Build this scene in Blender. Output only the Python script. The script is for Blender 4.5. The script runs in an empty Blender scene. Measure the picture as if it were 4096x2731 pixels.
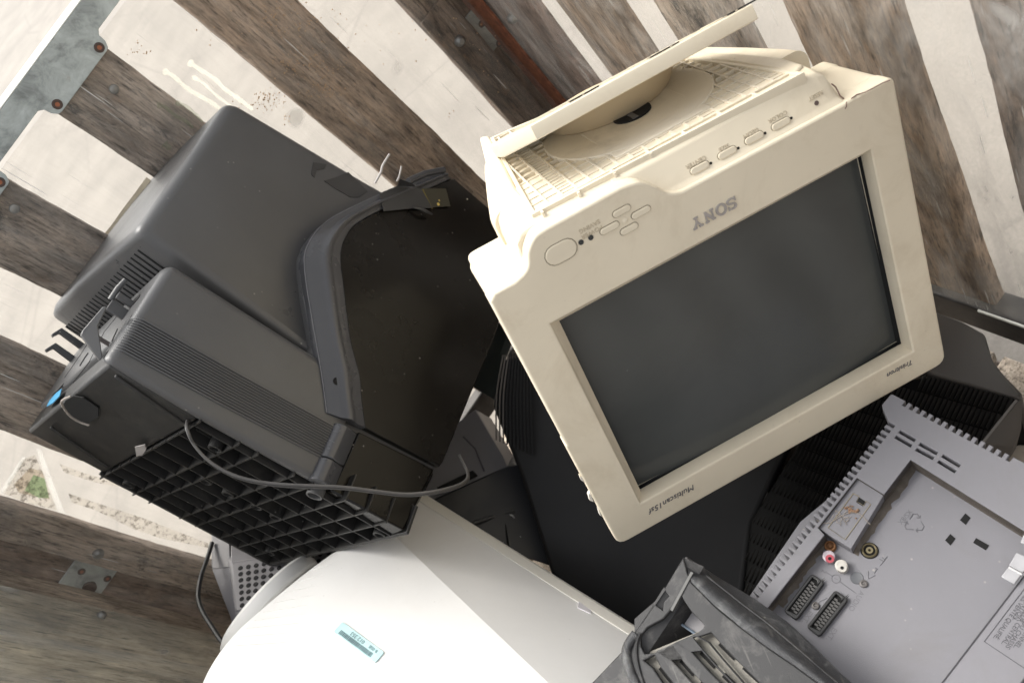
import bpy, bmesh, math, random
from mathutils import Vector, Matrix
random.seed(7)
V = Vector
scene = bpy.context.scene
COL = scene.collection

# ------------------------------------------------------------------ camera
# The camera stands over the near edge of the crate and looks steeply down at its far wall.
FPX = 3306.0; CX, CY = 2048.0, 1365.5
DOWN = V((0.57384375, 0.43730048, 0.69243891)).normalized()      # gravity in camera axes (x right, y down, z ahead)
FWD = (V((0, 0, 1)) - DOWN * DOWN.z).normalized()
RGT = DOWN.cross(FWD)
_t = math.radians(3.2)
YW = FWD * math.cos(_t) - RGT * math.sin(_t)
XW = RGT * math.cos(_t) + FWD * math.sin(_t)
CAM = V((0, 0, 1.25))
def wor(v): return V((v.dot(XW), v.dot(YW), -v.dot(DOWN)))
cam_d = bpy.data.cameras.new("camera"); cam = bpy.data.objects.new("camera", cam_d); COL.objects.link(cam)
cx_, cy_, cz_ = wor(V((1, 0, 0))), wor(V((0, -1, 0))), wor(V((0, 0, -1)))
cam.matrix_world = Matrix(((cx_.x, cy_.x, cz_.x, CAM.x), (cx_.y, cy_.y, cz_.y, CAM.y), (cx_.z, cy_.z, cz_.z, CAM.z), (0, 0, 0, 1)))
cam_d.sensor_width = 22.3; cam_d.lens = 22.3 * FPX / 4096.0
cam_d.clip_start = 0.02; cam_d.clip_end = 400
cam_d.dof.use_dof = True; cam_d.dof.focus_distance = 0.80; cam_d.dof.aperture_fstop = 5.6
scene.camera = cam
scene.render.resolution_x = 1024; scene.render.resolution_y = 682

# ------------------------------------------------------------------ light
SUN_EL, SUN_AZ = math.radians(56), math.radians(-18)             # azimuth from +Y (ahead), negative = to the left
w = bpy.data.worlds.new("World"); scene.world = w; w.use_nodes = True
nt = w.node_tree; nt.nodes.clear()
sky = nt.nodes.new("ShaderNodeTexSky"); sky.sky_type = 'NISHITA'; sky.sun_disc = False
sky.sun_elevation = SUN_EL; sky.sun_rotation = SUN_AZ
sky.air_density = 1.0; sky.dust_density = 3.5; sky.ozone_density = 0.6
hsv = nt.nodes.new("ShaderNodeHueSaturation"); hsv.inputs['Saturation'].default_value = 0.12
bg = nt.nodes.new("ShaderNodeBackground"); bg.inputs['Strength'].default_value = 0.125
wo = nt.nodes.new("ShaderNodeOutputWorld")
nt.links.new(sky.outputs[0], hsv.inputs['Color']); nt.links.new(hsv.outputs[0], bg.inputs['Color']); nt.links.new(bg.outputs[0], wo.inputs['Surface'])
sd = bpy.data.lights.new("sun", 'SUN'); sd.energy = 1.3; sd.angle = math.radians(32); sd.color = (1.0, 0.95, 0.87)
sun = bpy.data.objects.new("sun", sd); COL.objects.link(sun)
sdir = V((math.sin(SUN_AZ) * math.cos(SUN_EL), math.cos(SUN_AZ) * math.cos(SUN_EL), math.sin(SUN_EL)))
sun.rotation_euler = sdir.to_track_quat('Z', 'Y').to_euler(); sun.location = (0, 0, 6)
scene.view_settings.view_transform = 'Standard'; scene.view_settings.look = 'None'
scene.view_settings.gamma = 1; scene.view_settings.use_curve_mapping = False
scene.view_settings.exposure = 1.42

# ------------------------------------------------------------------ measuring helpers
def ray(p): return wor(V(((p[0] - CX) / FPX, (p[1] - CY) / FPX, 1.0)))
def P(p, d): return CAM + ray(p) * d                               # point at depth d along the optical axis
def onpl(p, o, n):
    r = ray(p); return CAM + r * ((o - CAM).dot(n) / r.dot(n))
def zr(ox, oy, s=0.59524): return lambda x, y: (ox + x * s, oy + y * s)
R1, R2, R3 = zr(0, 0), zr(1300, 0), zr(2696, 0)
R4, R5, R6 = zr(0, 900), zr(1300, 900), zr(2696, 900)
R7, R8, R9 = zr(0, 1800), zr(1300, 1800), zr(2696, 1800)
class Fr:
    """a thing's own axes: origin o, columns x y z (world)"""
    def __init__(s, o, x=V((1, 0, 0)), y=V((0, 1, 0)), z=V((0, 0, 1))): s.o, s.x, s.y, s.z = o, x, y, z
    def l(s, wv): d = wv - s.o; return V((d.dot(s.x), d.dot(s.y), d.dot(s.z)))
    def w(s, lv): return s.o + s.x * lv[0] + s.y * lv[1] + s.z * lv[2]
    def at(s, p, ax, val):                                         # local point where the plane (axis ax = val) lies behind pixel p
        n = (s.x, s.y, s.z)[ax]; return s.l(onpl(p, s.o + n * val, n))
    def d(s, p, dep): return s.l(P(p, dep))
    def mat(s): return Matrix(((s.x.x, s.y.x, s.z.x, s.o.x), (s.x.y, s.y.y, s.z.y, s.o.y), (s.x.z, s.y.z, s.z.z, s.o.z), (0, 0, 0, 1)))
CR = Fr(CAM.copy())                                                # camera-origin axes along the crate: X along far wall, Y ahead, Z up

# ------------------------------------------------------------------ objects
def thing(name, label, cat, fr, group=None, base=None):
    o = bpy.data.objects.new(name, None); COL.objects.link(o)
    o.empty_display_size = 0.03
    o.matrix_world = fr.mat()
    o['label'] = label; o['category'] = cat
    if group: o['group'] = group
    return o
def tag(o, label, cat, group=None):
    o['label'] = label; o['category'] = cat
    if group: o['group'] = group
    return o
def obj(name, me, mat, parent=None, label=None, bevel=0, seg=2, smooth=40, sub=0, ang=30):
    if mat is not None:
        me.materials.clear(); me.materials.append(mat)
    o = bpy.data.objects.new(name, me); COL.objects.link(o)
    if parent: o.parent = parent
    if smooth:
        for p in me.polygons: p.use_smooth = True
        me.set_sharp_from_angle(angle=math.radians(smooth))
    if bevel:
        m = o.modifiers.new("bevel", 'BEVEL'); m.width = bevel; m.segments = seg; m.limit_method = 'ANGLE'; m.angle_limit = math.radians(ang); m.harden_normals = False
        for p in me.polygons: p.use_smooth = True
    if sub:
        m = o.modifiers.new("sub", 'SUBSURF'); m.levels = sub; m.render_levels = sub
    if label: o['label'] = label
    return o
class MB:
    def __init__(s): s.v = []; s.f = []
    def add(s, vs, fs):
        b = len(s.v); s.v += [V(x) for x in vs]; s.f += [[b + i for i in f] for f in fs]; return s
    def prism(s, poly, off):                                       # polygon (3-D points) swept by vector off
        n = len(poly); off = V(off); a = [V(p) for p in poly]; b = [p + off for p in a]
        return s.add(a + b, [list(range(n))[::-1], list(range(n, 2 * n))] + [[i, (i + 1) % n, n + (i + 1) % n, n + i] for i in range(n)])
    def hull2(s, top, bot):                                        # two loops with the same count
        n = len(top)
        return s.add(list(top) + list(bot), [list(range(n)), list(range(n, 2 * n))[::-1]] + [[(i + 1) % n, i, n + i, n + (i + 1) % n] for i in range(n)])
    def box(s, a, b):
        x0, y0, z0 = a; x1, y1, z1 = b
        return s.prism([(x0, y0, z0), (x1, y0, z0), (x1, y1, z0), (x0, y1, z0)], (0, 0, z1 - z0))
    def bar(s, a, b, w, h, up):                                    # rectangular bar a-b, width w across, height h along up (downwards)
        a, b, up = V(a), V(b), V(up).normalized(); t = (b - a).normalized(); sd_ = t.cross(up).normalized() * (w / 2)
        return s.prism([a - sd_, a + sd_, b + sd_, b - sd_], -up * h)
    def loft(s, rings, caps=True, closed=True):
        n = len(rings[0]); b = len(s.v)
        for r in rings: s.v += [V(x) for x in r]
        for k in range(len(rings) - 1):
            for i in range(n if closed else n - 1):
                j = (i + 1) % n; s.f.append([b + k * n + i, b + k * n + j, b + (k + 1) * n + j, b + (k + 1) * n + i])
        if caps:
            s.f.append([b + i for i in range(n)][::-1]); s.f.append([b + (len(rings) - 1) * n + i for i in range(n)])
        return s
    def tube(s, pts, r, n=10, flat=None):
        pts = [V(p) for p in pts]; rings = []; up = V((0.31, 0.52, 0.79))
        for i, p in enumerate(pts):
            t = (pts[min(i + 1, len(pts) - 1)] - pts[max(i - 1, 0)]).normalized()
            x = up.cross(t)
            if x.length < 1e-4: x = V((1, 0, 0)).cross(t)
            x.normalize(); y = t.cross(x); up = y
            rr = r[i] if isinstance(r, (list, tuple)) else r
            rings.append([p + x * (rr * math.cos(2 * math.pi * k / n)) + y * (rr * math.sin(2 * math.pi * k / n)) for k in range(n)])
        return s.loft(rings)
    def cyl(s, a, b, r0, r1=None, n=24):
        a, b = V(a), V(b); t = (b - a).normalized(); x = t.orthogonal().normalized(); y = t.cross(x); r1 = r0 if r1 is None else r1
        return s.loft([[a + (x * math.cos(2 * math.pi * k / n) + y * math.sin(2 * math.pi * k / n)) * r0 for k in range(n)],
                       [b + (x * math.cos(2 * math.pi * k / n) + y * math.sin(2 * math.pi * k / n)) * r1 for k in range(n)]])
    def lathe(s, o, ax, prof, n=32):                               # prof: list of (radius, height)
        o, ax = V(o), V(ax).normalized(); x = ax.orthogonal().normalized(); y = ax.cross(x)
        return s.loft([[o + ax * h + (x * math.cos(2 * math.pi * k / n) + y * math.sin(2 * math.pi * k / n)) * max(r, 1e-5) for k in range(n)] for r, h in prof])
    def mesh(s, name):
        me = bpy.data.meshes.new(name); me.from_pydata([tuple(v) for v in s.v], [], s.f)
        bm = bmesh.new(); bm.from_mesh(me); bmesh.ops.recalc_face_normals(bm, faces=bm.faces); bm.to_mesh(me); bm.free()
        return me
    def build(s, name, mat, parent=None, **k): return obj(name, s.mesh(name), mat, parent, **k)
def spl(pts, n=8, closed=False):                                   # Catmull-Rom through 2-D or 3-D points
    pts = [V(p) for p in pts]; out = []; m = len(pts)
    for i in range(m if closed else m - 1):
        g = lambda k: pts[k % m] if closed else pts[max(0, min(m - 1, k))]
        a, b, c, d = g(i - 1), g(i), g(i + 1), g(i + 2)
        for k in range(n):
            t = k / n
            out.append(0.5 * ((2 * b) + (c - a) * t + (2 * a - 5 * b + 4 * c - d) * t * t + (3 * b - a - 3 * c + d) * t ** 3))
    if not closed: out.append(pts[-1])
    return out
def rr(x0, y0, x1, y1, r, n=5):                                    # rounded rectangle outline
    out = []
    for cx, cy, a0 in ((x1 - r, y1 - r, 0), (x0 + r, y1 - r, 90), (x0 + r, y0 + r, 180), (x1 - r, y0 + r, 270)):
        for k in range(n + 1):
            a = math.radians(a0 + 90 * k / n); out.append((cx + r * math.cos(a), cy + r * math.sin(a)))
    return out
def rnd(poly, r, n=4):                                             # round the corners of a 2-D polygon
    out = []; m = len(poly)
    for i in range(m):
        a, b, c = V(poly[i - 1]).to_2d(), V(poly[i]).to_2d(), V(poly[(i + 1) % m]).to_2d()
        ri = r[i] if isinstance(r, (list, tuple)) else r
        u, v_ = (a - b), (c - b); q = min(ri, u.length * .45, v_.length * .45)
        s0, s1 = b + u.normalized() * q, b + v_.normalized() * q
        for k in range(n + 1):
            t = k / n; out.append(tuple((1 - t) ** 2 * s0 + 2 * t * (1 - t) * b + t * t * s1))
    return out
def mapm(o, x, y):                                                 # plane matrix from origin, x axis, y axis
    z = V(x).cross(V(y)); return Matrix(((x[0], y[0], z[0], o[0]), (x[1], y[1], z[1], o[1]), (x[2], y[2], z[2], o[2]), (0, 0, 0, 1)))
def plate_mesh(name, outer, holes, z0, z1, bev=0.0, M=None):       # solid plate with holes and rounded edges
    cu = bpy.data.curves.new(name, 'CURVE'); cu.dimensions = '2D'; cu.fill_mode = 'BOTH'
    cu.extrude = max((z1 - z0) / 2 - bev, 1e-5); cu.bevel_depth = bev; cu.bevel_resolution = 2; cu.offset = -bev
    for lp in [outer] + list(holes):
        sp = cu.splines.new('POLY'); sp.points.add(len(lp) - 1); sp.use_cyclic_u = True
        for q, p in zip(sp.points, lp): q.co = (p[0], p[1], 0, 1)
    t = bpy.data.objects.new("tmp", cu); COL.objects.link(t)
    me = bpy.data.meshes.new_from_object(t.evaluated_get(bpy.context.evaluated_depsgraph_get()))
    bpy.data.objects.remove(t); bpy.data.curves.remove(cu)
    me.transform(Matrix.Translation((0, 0, (z0 + z1) / 2)))
    if M is not None: me.transform(M)
    me.name = name
    return me
def plate(name, outer, holes, z0, z1, mat, parent, bev=0.0, M=None, **k):
    return obj(name, plate_mesh(name, outer, holes, z0, z1, bev, M), mat, parent, **k)
def text_mesh(s, size, depth, M, align='CENTER', shear=0, spacing=1.0):
    cu = bpy.data.curves.new("txt", 'FONT'); cu.body = s; cu.size = size; cu.extrude = depth; cu.align_x = align; cu.align_y = 'CENTER'; cu.shear = shear
    cu.space_character = spacing; cu.resolution_u = 2
    t = bpy.data.objects.new("tmp", cu); COL.objects.link(t)
    me = bpy.data.meshes.new_from_object(t.evaluated_get(bpy.context.evaluated_depsgraph_get()))
    bpy.data.objects.remove(t); bpy.data.curves.remove(cu); me.transform(M); me.name = "lettering"
    return me
def joined(name, meshes):
    bm = bmesh.new()
    for m in meshes: bm.from_mesh(m)
    me = bpy.data.meshes.new(name); bm.to_mesh(me); bm.free()
    return me

# ------------------------------------------------------------------ materials
def newmat(name):
    m = bpy.data.materials.new(name); m.use_nodes = True; t = m.node_tree; t.nodes.clear()
    out = t.nodes.new("ShaderNodeOutputMaterial"); b = t.nodes.new("ShaderNodeBsdfPrincipled"); t.links.new(b.outputs[0], out.inputs[0])
    return m, t, b, out
def nd(t, kind, **kw):
    n = t.nodes.new(kind)
    for k, v in kw.items():
        if k in n.inputs: n.inputs[k].default_value = v
        else: setattr(n, k, v)
    return n
def ramp(t, src, stops):
    r = t.nodes.new("ShaderNodeValToRGB"); e = r.color_ramp.elements
    while len(e) < len(stops): e.new(0.5)
    for q, (p, c) in zip(e, stops): q.position = p; q.color = c if len(c) == 4 else (*c, 1)
    t.links.new(src, r.inputs[0]); return r
def mixc(t, f, a, b, mode='MIX'):
    m = t.nodes.new("ShaderNodeMix"); m.data_type = 'RGBA'; m.blend_type = mode
    for s, q in ((f, 0), (a, 6), (b, 7)):
        if hasattr(s, 'is_linked') or hasattr(s, 'links'): t.links.new(s, m.inputs[q])
        else: m.inputs[q].default_value = s if q == 0 else (*s, 1)
    return m.outputs[2]
def g(v): return (v, v, v)
def plastic(name, col, rough=0.5, var=0.12, bump=0.15, grain=900, dirt=None, dirt_amt=0.0, dirt_scale=18, specks=0.0, speck_col=(.6, .57, .5), spec=0.5, coat=0.0, scratch=0.0):
    m, t, b, out = newmat(name)
    co = nd(t, "ShaderNodeTexCoord").outputs['Object']
    n1 = nd(t, "ShaderNodeTexNoise", Scale=9.0, Detail=5.0, Roughness=.6); t.links.new(co, n1.inputs['Vector'])
    r1 = ramp(t, n1.outputs['Fac'], [(.3, g(1 - var)), (.7, g(1 + var * .6))])
    c = mixc(t, 1.0, col, r1.outputs[0], 'MULTIPLY')
    if dirt:
        n2 = nd(t, "ShaderNodeTexNoise", Scale=float(dirt_scale), Detail=8.0, Roughness=.72, Distortion=.6); t.links.new(co, n2.inputs['Vector'])
        r2 = ramp(t, n2.outputs['Fac'], [(.5, g(0)), (.75, g(dirt_amt))]); c = mixc(t, r2.outputs[0], c, dirt)
    if specks:
        vo = nd(t, "ShaderNodeTexVoronoi", Scale=95.0, Randomness=1.0); t.links.new(co, vo.inputs['Vector'])
        n3 = nd(t, "ShaderNodeTexNoise", Scale=35.0, Detail=3.0); t.links.new(co, n3.inputs['Vector'])
        a = ramp(t, vo.outputs['Distance'], [(.05, g(1)), (.13, g(0))]); q = ramp(t, n3.outputs['Fac'], [(.55, g(0)), (.65, g(specks))])
        mm = nd(t, "ShaderNodeMath", operation='MULTIPLY'); t.links.new(a.outputs[0], mm.inputs[0]); t.links.new(q.outputs[0], mm.inputs[1])
        c = mixc(t, mm.outputs[0], c, speck_col)
    if scratch:
        mp = nd(t, "ShaderNodeMapping"); mp.inputs['Scale'].default_value = (260, 14, 60); mp.inputs['Rotation'].default_value = (.2, .3, .5); t.links.new(co, mp.inputs[0])
        n4 = nd(t, "ShaderNodeTexNoise", Scale=1.0, Detail=2.0); t.links.new(mp.outputs[0], n4.inputs['Vector'])
        r4 = ramp(t, n4.outputs['Fac'], [(.68, g(0)), (.74, g(scratch))]); c = mixc(t, r4.outputs[0], c, speck_col)
    t.links.new(c, b.inputs['Base Color'])
    rr_ = ramp(t, n1.outputs['Fac'], [(.3, g(max(rough - .08, .05))), (.7, g(min(rough + .1, 1)))]); t.links.new(rr_.outputs[0], b.inputs['Roughness'])
    b.inputs['Specular IOR Level'].default_value = spec; b.inputs['Coat Weight'].default_value = coat
    if bump:
        n5 = nd(t, "ShaderNodeTexNoise", Scale=float(grain), Detail=2.0); t.links.new(co, n5.inputs['Vector'])
        bp = nd(t, "ShaderNodeBump", Strength=bump, Distance=.0006); t.links.new(n5.outputs['Fac'], bp.inputs['Height']); t.links.new(bp.outputs[0], b.inputs['Normal'])
    return m
def flat(name, col, rough=.6, metal=0.0):
    m, t, b, out = newmat(name)
    co = nd(t, "ShaderNodeTexCoord").outputs['Object']
    n1 = nd(t, "ShaderNodeTexNoise", Scale=60.0, Detail=4.0); t.links.new(co, n1.inputs['Vector'])
    r1 = ramp(t, n1.outputs['Fac'], [(.3, g(.85)), (.7, g(1.08))]); t.links.new(mixc(t, 1.0, col, r1.outputs[0], 'MULTIPLY'), b.inputs['Base Color'])
    b.inputs['Roughness'].default_value = rough; b.inputs['Metallic'].default_value = metal
    return m
def wood(name, dark, light, rust=.25, pale=.3, axis=2, soot=.0):
    m, t, b, out = newmat(name)
    co = nd(t, "ShaderNodeTexCoord").outputs['Object']; oi = nd(t, "ShaderNodeObjectInfo")
    cm = nd(t, "ShaderNodeCombineXYZ"); mu = nd(t, "ShaderNodeMath", operation='MULTIPLY'); mu.inputs[1].default_value = 37.0
    t.links.new(oi.outputs['Random'], mu.inputs[0]); t.links.new(mu.outputs[0], cm.inputs[axis]); t.links.new(mu.outputs[0], cm.inputs[(axis + 1) % 3])
    ad = nd(t, "ShaderNodeVectorMath", operation='ADD'); t.links.new(co, ad.inputs[0]); t.links.new(cm.outputs[0], ad.inputs[1])
    def st(k, l, rot=0):
        mp = nd(t, "ShaderNodeMapping"); s = [k, k, k]; s[axis] = l; mp.inputs['Scale'].default_value = s; t.links.new(ad.outputs[0], mp.inputs[0]); return mp.outputs[0]
    n1 = nd(t, "ShaderNodeTexNoise", Scale=1.0, Detail=10.0, Roughness=.72, Distortion=.3); t.links.new(st(60, 8), n1.inputs['Vector'])
    r1 = ramp(t, n1.outputs['Fac'], [(.28, dark), (.5, tuple(.5 * (a + c) for a, c in zip(dark, light))), (.72, light)])
    n2 = nd(t, "ShaderNodeTexNoise", Scale=1.0, Detail=8.0, Roughness=.75, Distortion=.5); t.links.new(st(17, 8), n2.inputs['Vector'])
    r2 = ramp(t, n2.outputs['Fac'], [(.36, g(.42)), (.6, g(1.15))]); c = mixc(t, 1.0, r1.outputs[0], r2.outputs[0], 'MULTIPLY')
    n3 = nd(t, "ShaderNodeTexNoise", Scale=1.0, Detail=10.0, Roughness=.78); t.links.new(st(60, 26), n3.inputs['Vector'])
    r3 = ramp(t, n3.outputs['Fac'], [(.57, g(0)), (.68, g(rust))]); c = mixc(t, r3.outputs[0], c, (.30, .17, .09))
    n4 = nd(t, "ShaderNodeTexNoise", Scale=1.0, Detail=8.0, Roughness=.7); t.links.new(st(26, 7), n4.inputs['Vector'])
    r4 = ramp(t, n4.outputs['Fac'], [(.62, g(0)), (.72, g(pale))]); c = mixc(t, r4.outputs[0], c, (.46, .42, .38))
    n7 = nd(t, "ShaderNodeTexNoise", Scale=1.0, Detail=6.0, Roughness=.7); t.links.new(st(300, 34), n7.inputs['Vector'])
    r7 = ramp(t, n7.outputs['Fac'], [(.36, g(.30)), (.46, g(.95)), (.66, g(1.28))]); c = mixc(t, 1.0, c, r7.outputs[0], 'MULTIPLY')
    n8 = nd(t, "ShaderNodeTexNoise", Scale=1.0, Detail=10.0, Roughness=.8, Distortion=.4); t.links.new(st(17, 9), n8.inputs['Vector'])
    r8 = ramp(t, n8.outputs['Fac'], [(.53, g(0)), (.60, g(soot))]); c = mixc(t, r8.outputs[0], c, (.035, .033, .032))
    n9 = nd(t, "ShaderNodeTexNoise", Scale=1.0, Detail=9.0, Roughness=.85); t.links.new(st(130, 90), n9.inputs['Vector'])
    r9 = ramp(t, n9.outputs['Fac'], [(.60, g(0)), (.66, g(.55))]); c = mixc(t, r9.outputs[0], c, (.44, .34, .26))
    t.links.new(c, b.inputs['Base Color']); b.inputs['Roughness'].default_value = .8; b.inputs['Specular IOR Level'].default_value = .25
    bp = nd(t, "ShaderNodeBump", Strength=.6, Distance=.0015); t.links.new(n1.outputs['Fac'], bp.inputs['Height']); t.links.new(bp.outputs[0], b.inputs['Normal'])
    return m
def zinc(name, col=(.40, .44, .435), rust=.3):
    m, t, b, out = newmat(name)
    co = nd(t, "ShaderNodeTexCoord").outputs['Object']
    n1 = nd(t, "ShaderNodeTexNoise", Scale=38.0, Detail=7.0, Roughness=.7, Distortion=.5); t.links.new(co, n1.inputs['Vector'])
    r1 = ramp(t, n1.outputs['Fac'], [(.3, g(.45)), (.5, g(.95)), (.7, g(1.3))]); c = mixc(t, 1.0, col, r1.outputs[0], 'MULTIPLY')
    n2 = nd(t, "ShaderNodeTexNoise", Scale=70.0, Detail=8.0, Roughness=.75); t.links.new(co, n2.inputs['Vector'])
    r2 = ramp(t, n2.outputs['Fac'], [(.6, g(0)), (.7, g(rust))]); c = mixc(t, r2.outputs[0], c, (.22, .12, .06))
    t.links.new(c, b.inputs['Base Color']); b.inputs['Metallic'].default_value = .35; b.inputs['Roughness'].default_value = .5
    return m
def rusty(name): 
    m, t, b, out = newmat(name)
    co = nd(t, "ShaderNodeTexCoord").outputs['Object']
    n1 = nd(t, "ShaderNodeTexNoise", Scale=90.0, Detail=7.0, Roughness=.7); t.links.new(co, n1.inputs['Vector'])
    r1 = ramp(t, n1.outputs['Fac'], [(.3, (.10, .035, .02)), (.6, (.27, .10, .05)), (.8, (.34, .18, .10))]); t.links.new(r1.outputs[0], b.inputs['Base Color'])
    b.inputs['Roughness'].default_value = .85
    return m
def paint_mat(name, col):                                          # thin paint: lets the light behind the sheet through
    m, t, b, out = newmat(name)
    tl = nd(t, "ShaderNodeBsdfTranslucent"); tl.inputs[0].default_value = (*col, 1)
    tr = nd(t, "ShaderNodeBsdfTransparent"); tr.inputs[0].default_value = (1, 1, .98, 1)
    b.inputs['Base Color'].default_value = (*col, 1); b.inputs['Roughness'].default_value = .4
    m1 = nd(t, "ShaderNodeMixShader"); m1.inputs[0].default_value = .75; t.links.new(b.outputs[0], m1.inputs[1]); t.links.new(tl.outputs[0], m1.inputs[2])
    m2 = nd(t, "ShaderNodeMixShader"); m2.inputs[0].default_value = .78; t.links.new(m1.outputs[0], m2.inputs[1]); t.links.new(tr.outputs[0], m2.inputs[2])
    t.links.new(m2.outputs[0], out.inputs[0]); return m
def ink_mat(name, col, scale, lo, hi, amt):                        # worn print on clear film: specks of tinted film with bare gaps
    m, t, b, out = newmat(name)
    co = nd(t, "ShaderNodeTexCoord").outputs['Object']
    n1 = nd(t, "ShaderNodeTexNoise", Scale=float(scale), Detail=7.0, Roughness=.75); t.links.new(co, n1.inputs['Vector'])
    r1 = ramp(t, n1.outputs['Fac'], [(lo, g(0)), (hi, g(amt))])
    tr = nd(t, "ShaderNodeBsdfTransparent"); tr.inputs[0].default_value = (.97, .96, .94, 1)
    ti = nd(t, "ShaderNodeBsdfTransparent"); ti.inputs[0].default_value = (*col, 1)
    m2 = nd(t, "ShaderNodeMixShader"); t.links.new(r1.outputs[0], m2.inputs[0]); t.links.new(tr.outputs[0], m2.inputs[1]); t.links.new(ti.outputs[0], m2.inputs[2])
    t.links.new(m2.outputs[0], out.inputs[0]); return m
def liner_mat(name, haze, wear, tint, axis, stretch=6.0, size=26):
    m, t, b, out = newmat(name)
    co = nd(t, "ShaderNodeTexCoord").outputs['Object']
    mp = nd(t, "ShaderNodeMapping"); s = [size, size, size]; s[2] = size / stretch; mp.inputs['Scale'].default_value = s; t.links.new(co, mp.inputs[0])
    n1 = nd(t, "ShaderNodeTexNoise", Scale=1.0, Detail=9.0, Roughness=.68, Distortion=1.0); t.links.new(mp.outputs[0], n1.inputs['Vector'])
    r1 = ramp(t, n1.outputs['Fac'], [(.42, g(haze)), (.62, g(haze + wear * .35)), (.78, g(min(1, haze + wear)))])
    # fine scratches in two directions
    f = r1.outputs[0]
    for k, (rot, sc) in enumerate((((.4, .9, .3), (420, 9, 9)), ((1.2, .3, -.7), (9, 500, 12)))):
        mq = nd(t, "ShaderNodeMapping"); mq.inputs['Rotation'].default_value = rot; mq.inputs['Scale'].default_value = sc; t.links.new(co, mq.inputs[0])
        nq = nd(t, "ShaderNodeTexNoise", Scale=1.0, Detail=1.0); t.links.new(mq.outputs[0], nq.inputs['Vector'])
        rq = ramp(t, nq.outputs['Fac'], [(.74, g(0)), (.78, g(.5))])
        f = mixc(t, 1.0, f, rq.outputs[0], 'ADD')
    tr = nd(t, "ShaderNodeBsdfTransparent"); tr.inputs[0].default_value = (*tint, 1)
    b.inputs['Base Color'].default_value = (.82, .80, .76, 1); b.inputs['Roughness'].default_value = .32
    b.inputs['Transmission Weight'].default_value = 0.0
    mx = nd(t, "ShaderNodeMixShader"); t.links.new(f, mx.inputs[0]); t.links.new(tr.outputs[0], mx.inputs[1]); t.links.new(b.outputs[0], mx.inputs[2])
    t.links.new(mx.outputs[0], out.inputs[0])
    return m

# ================================================================== SETTING
m, t, b, out = newmat("pale_concrete")
co = nd(t, "ShaderNodeTexCoord").outputs['Object']
n1 = nd(t, "ShaderNodeTexNoise", Scale=3.0, Detail=9.0, Roughness=.65); t.links.new(co, n1.inputs['Vector'])
r1 = ramp(t, n1.outputs['Fac'], [(.3, (.245, .226, .20)), (.7, (.335, .308, .272))])
n2 = nd(t, "ShaderNodeTexNoise", Scale=42.0, Detail=8.0, Roughness=.75); t.links.new(co, n2.inputs['Vector'])
r2 = ramp(t, n2.outputs['Fac'], [(.58, g(0)), (.76, g(.45))]); c = mixc(t, r2.outputs[0], r1.outputs[0], (.24, .205, .175))
vo = nd(t, "ShaderNodeTexVoronoi", Scale=1.6, feature='DISTANCE_TO_EDGE'); t.links.new(co, vo.inputs['Vector'])
r3 = ramp(t, vo.outputs['Distance'], [(.004, g(.45)), (.012, g(0))]); c = mixc(t, r3.outputs[0], c, (.22, .20, .18))
n6 = nd(t, "ShaderNodeTexNoise", Scale=170.0, Detail=4.0, Roughness=.7); t.links.new(co, n6.inputs['Vector'])
r6 = ramp(t, n6.outputs['Fac'], [(.3, g(.86)), (.7, g(1.08))]); c = mixc(t, 1.0, c, r6.outputs[0], 'MULTIPLY')
t.links.new(c, b.inputs['Base Color']); b.inputs['Roughness'].default_value = .85
bp = nd(t, "ShaderNodeBump", Strength=.3, Distance=.004); t.links.new(n2.outputs['Fac'], bp.inputs['Height']); t.links.new(bp.outputs[0], b.inputs['Normal'])
M_CONC = m
gm = MB()
N = 24; S = 150
for i in range(N + 1):
    for j in range(N + 1):
        f = lambda k: S * (abs(2 * k / N - 1) ** 2.2) * (1 if k > N / 2 else -1)
        gm.v.append(V((f(i), f(j), 0)))
for i in range(N):
    for j in range(N): a = i * (N + 1) + j; gm.f.append([a, a + N + 1, a + N + 2, a + 1])
ground = gm.build("ground", M_CONC); ground['kind'] = 'structure'

# ================================================================== THE SLATTED CRATE
ZT, ZB = -0.191, -1.16                                             # top of rail, floor (below the camera)
XL, XR, YF, YN = -0.59, 0.41, 1.06, -0.16
BASE = CAM + V((-0.09, 0.45, ZB))
CRF = Fr(BASE)
crate = thing("wooden_crate", "weathered grey slatted wooden crate with zinc rails, holding the whole heap of old screens", "crate", CRF)
def c_(x, y, z): return CAM + V((x, y, z)) - BASE                  # camera-relative -> crate-local
def onY(p, y=YF): r = ray(p); return r * (y / r.y)
def onX(p, x): r = ray(p); return r * (x / r.x)
W_GREY = wood("grey_board", (.15, .12, .096), (.48, .405, .34), rust=.38, pale=.35, soot=.85)
W_DARK = wood("dark_board", (.085, .064, .05), (.28, .215, .17), rust=.4, pale=.12, soot=.35)
W_RED = wood("red_brown_board", (.11, .074, .06), (.33, .235, .19), rust=.5, pale=.2)
W_PALE = wood("pale_board", (.27, .22, .17), (.70, .60, .49), rust=.2, pale=.4)
W_TAN = wood("tan_board", (.17, .125, .092), (.50, .385, .295), rust=.5, pale=.4, soot=.2)
ZINC = zinc("galvanised_zinc"); ZINC_L = flat("lit_edge", (.66, .67, .62), .45); RUST = rusty("rust"); DRUST = flat("dark_rust", (.075, .05, .04), .8)
BOLT = flat("bolt_grey", (.26, .26, .25), .4, .6)
W_ORANGE = wood("orange_tan_board", (.16, .11, .075), (.52, .39, .28), rust=.55, pale=.4, soot=.3)
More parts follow.
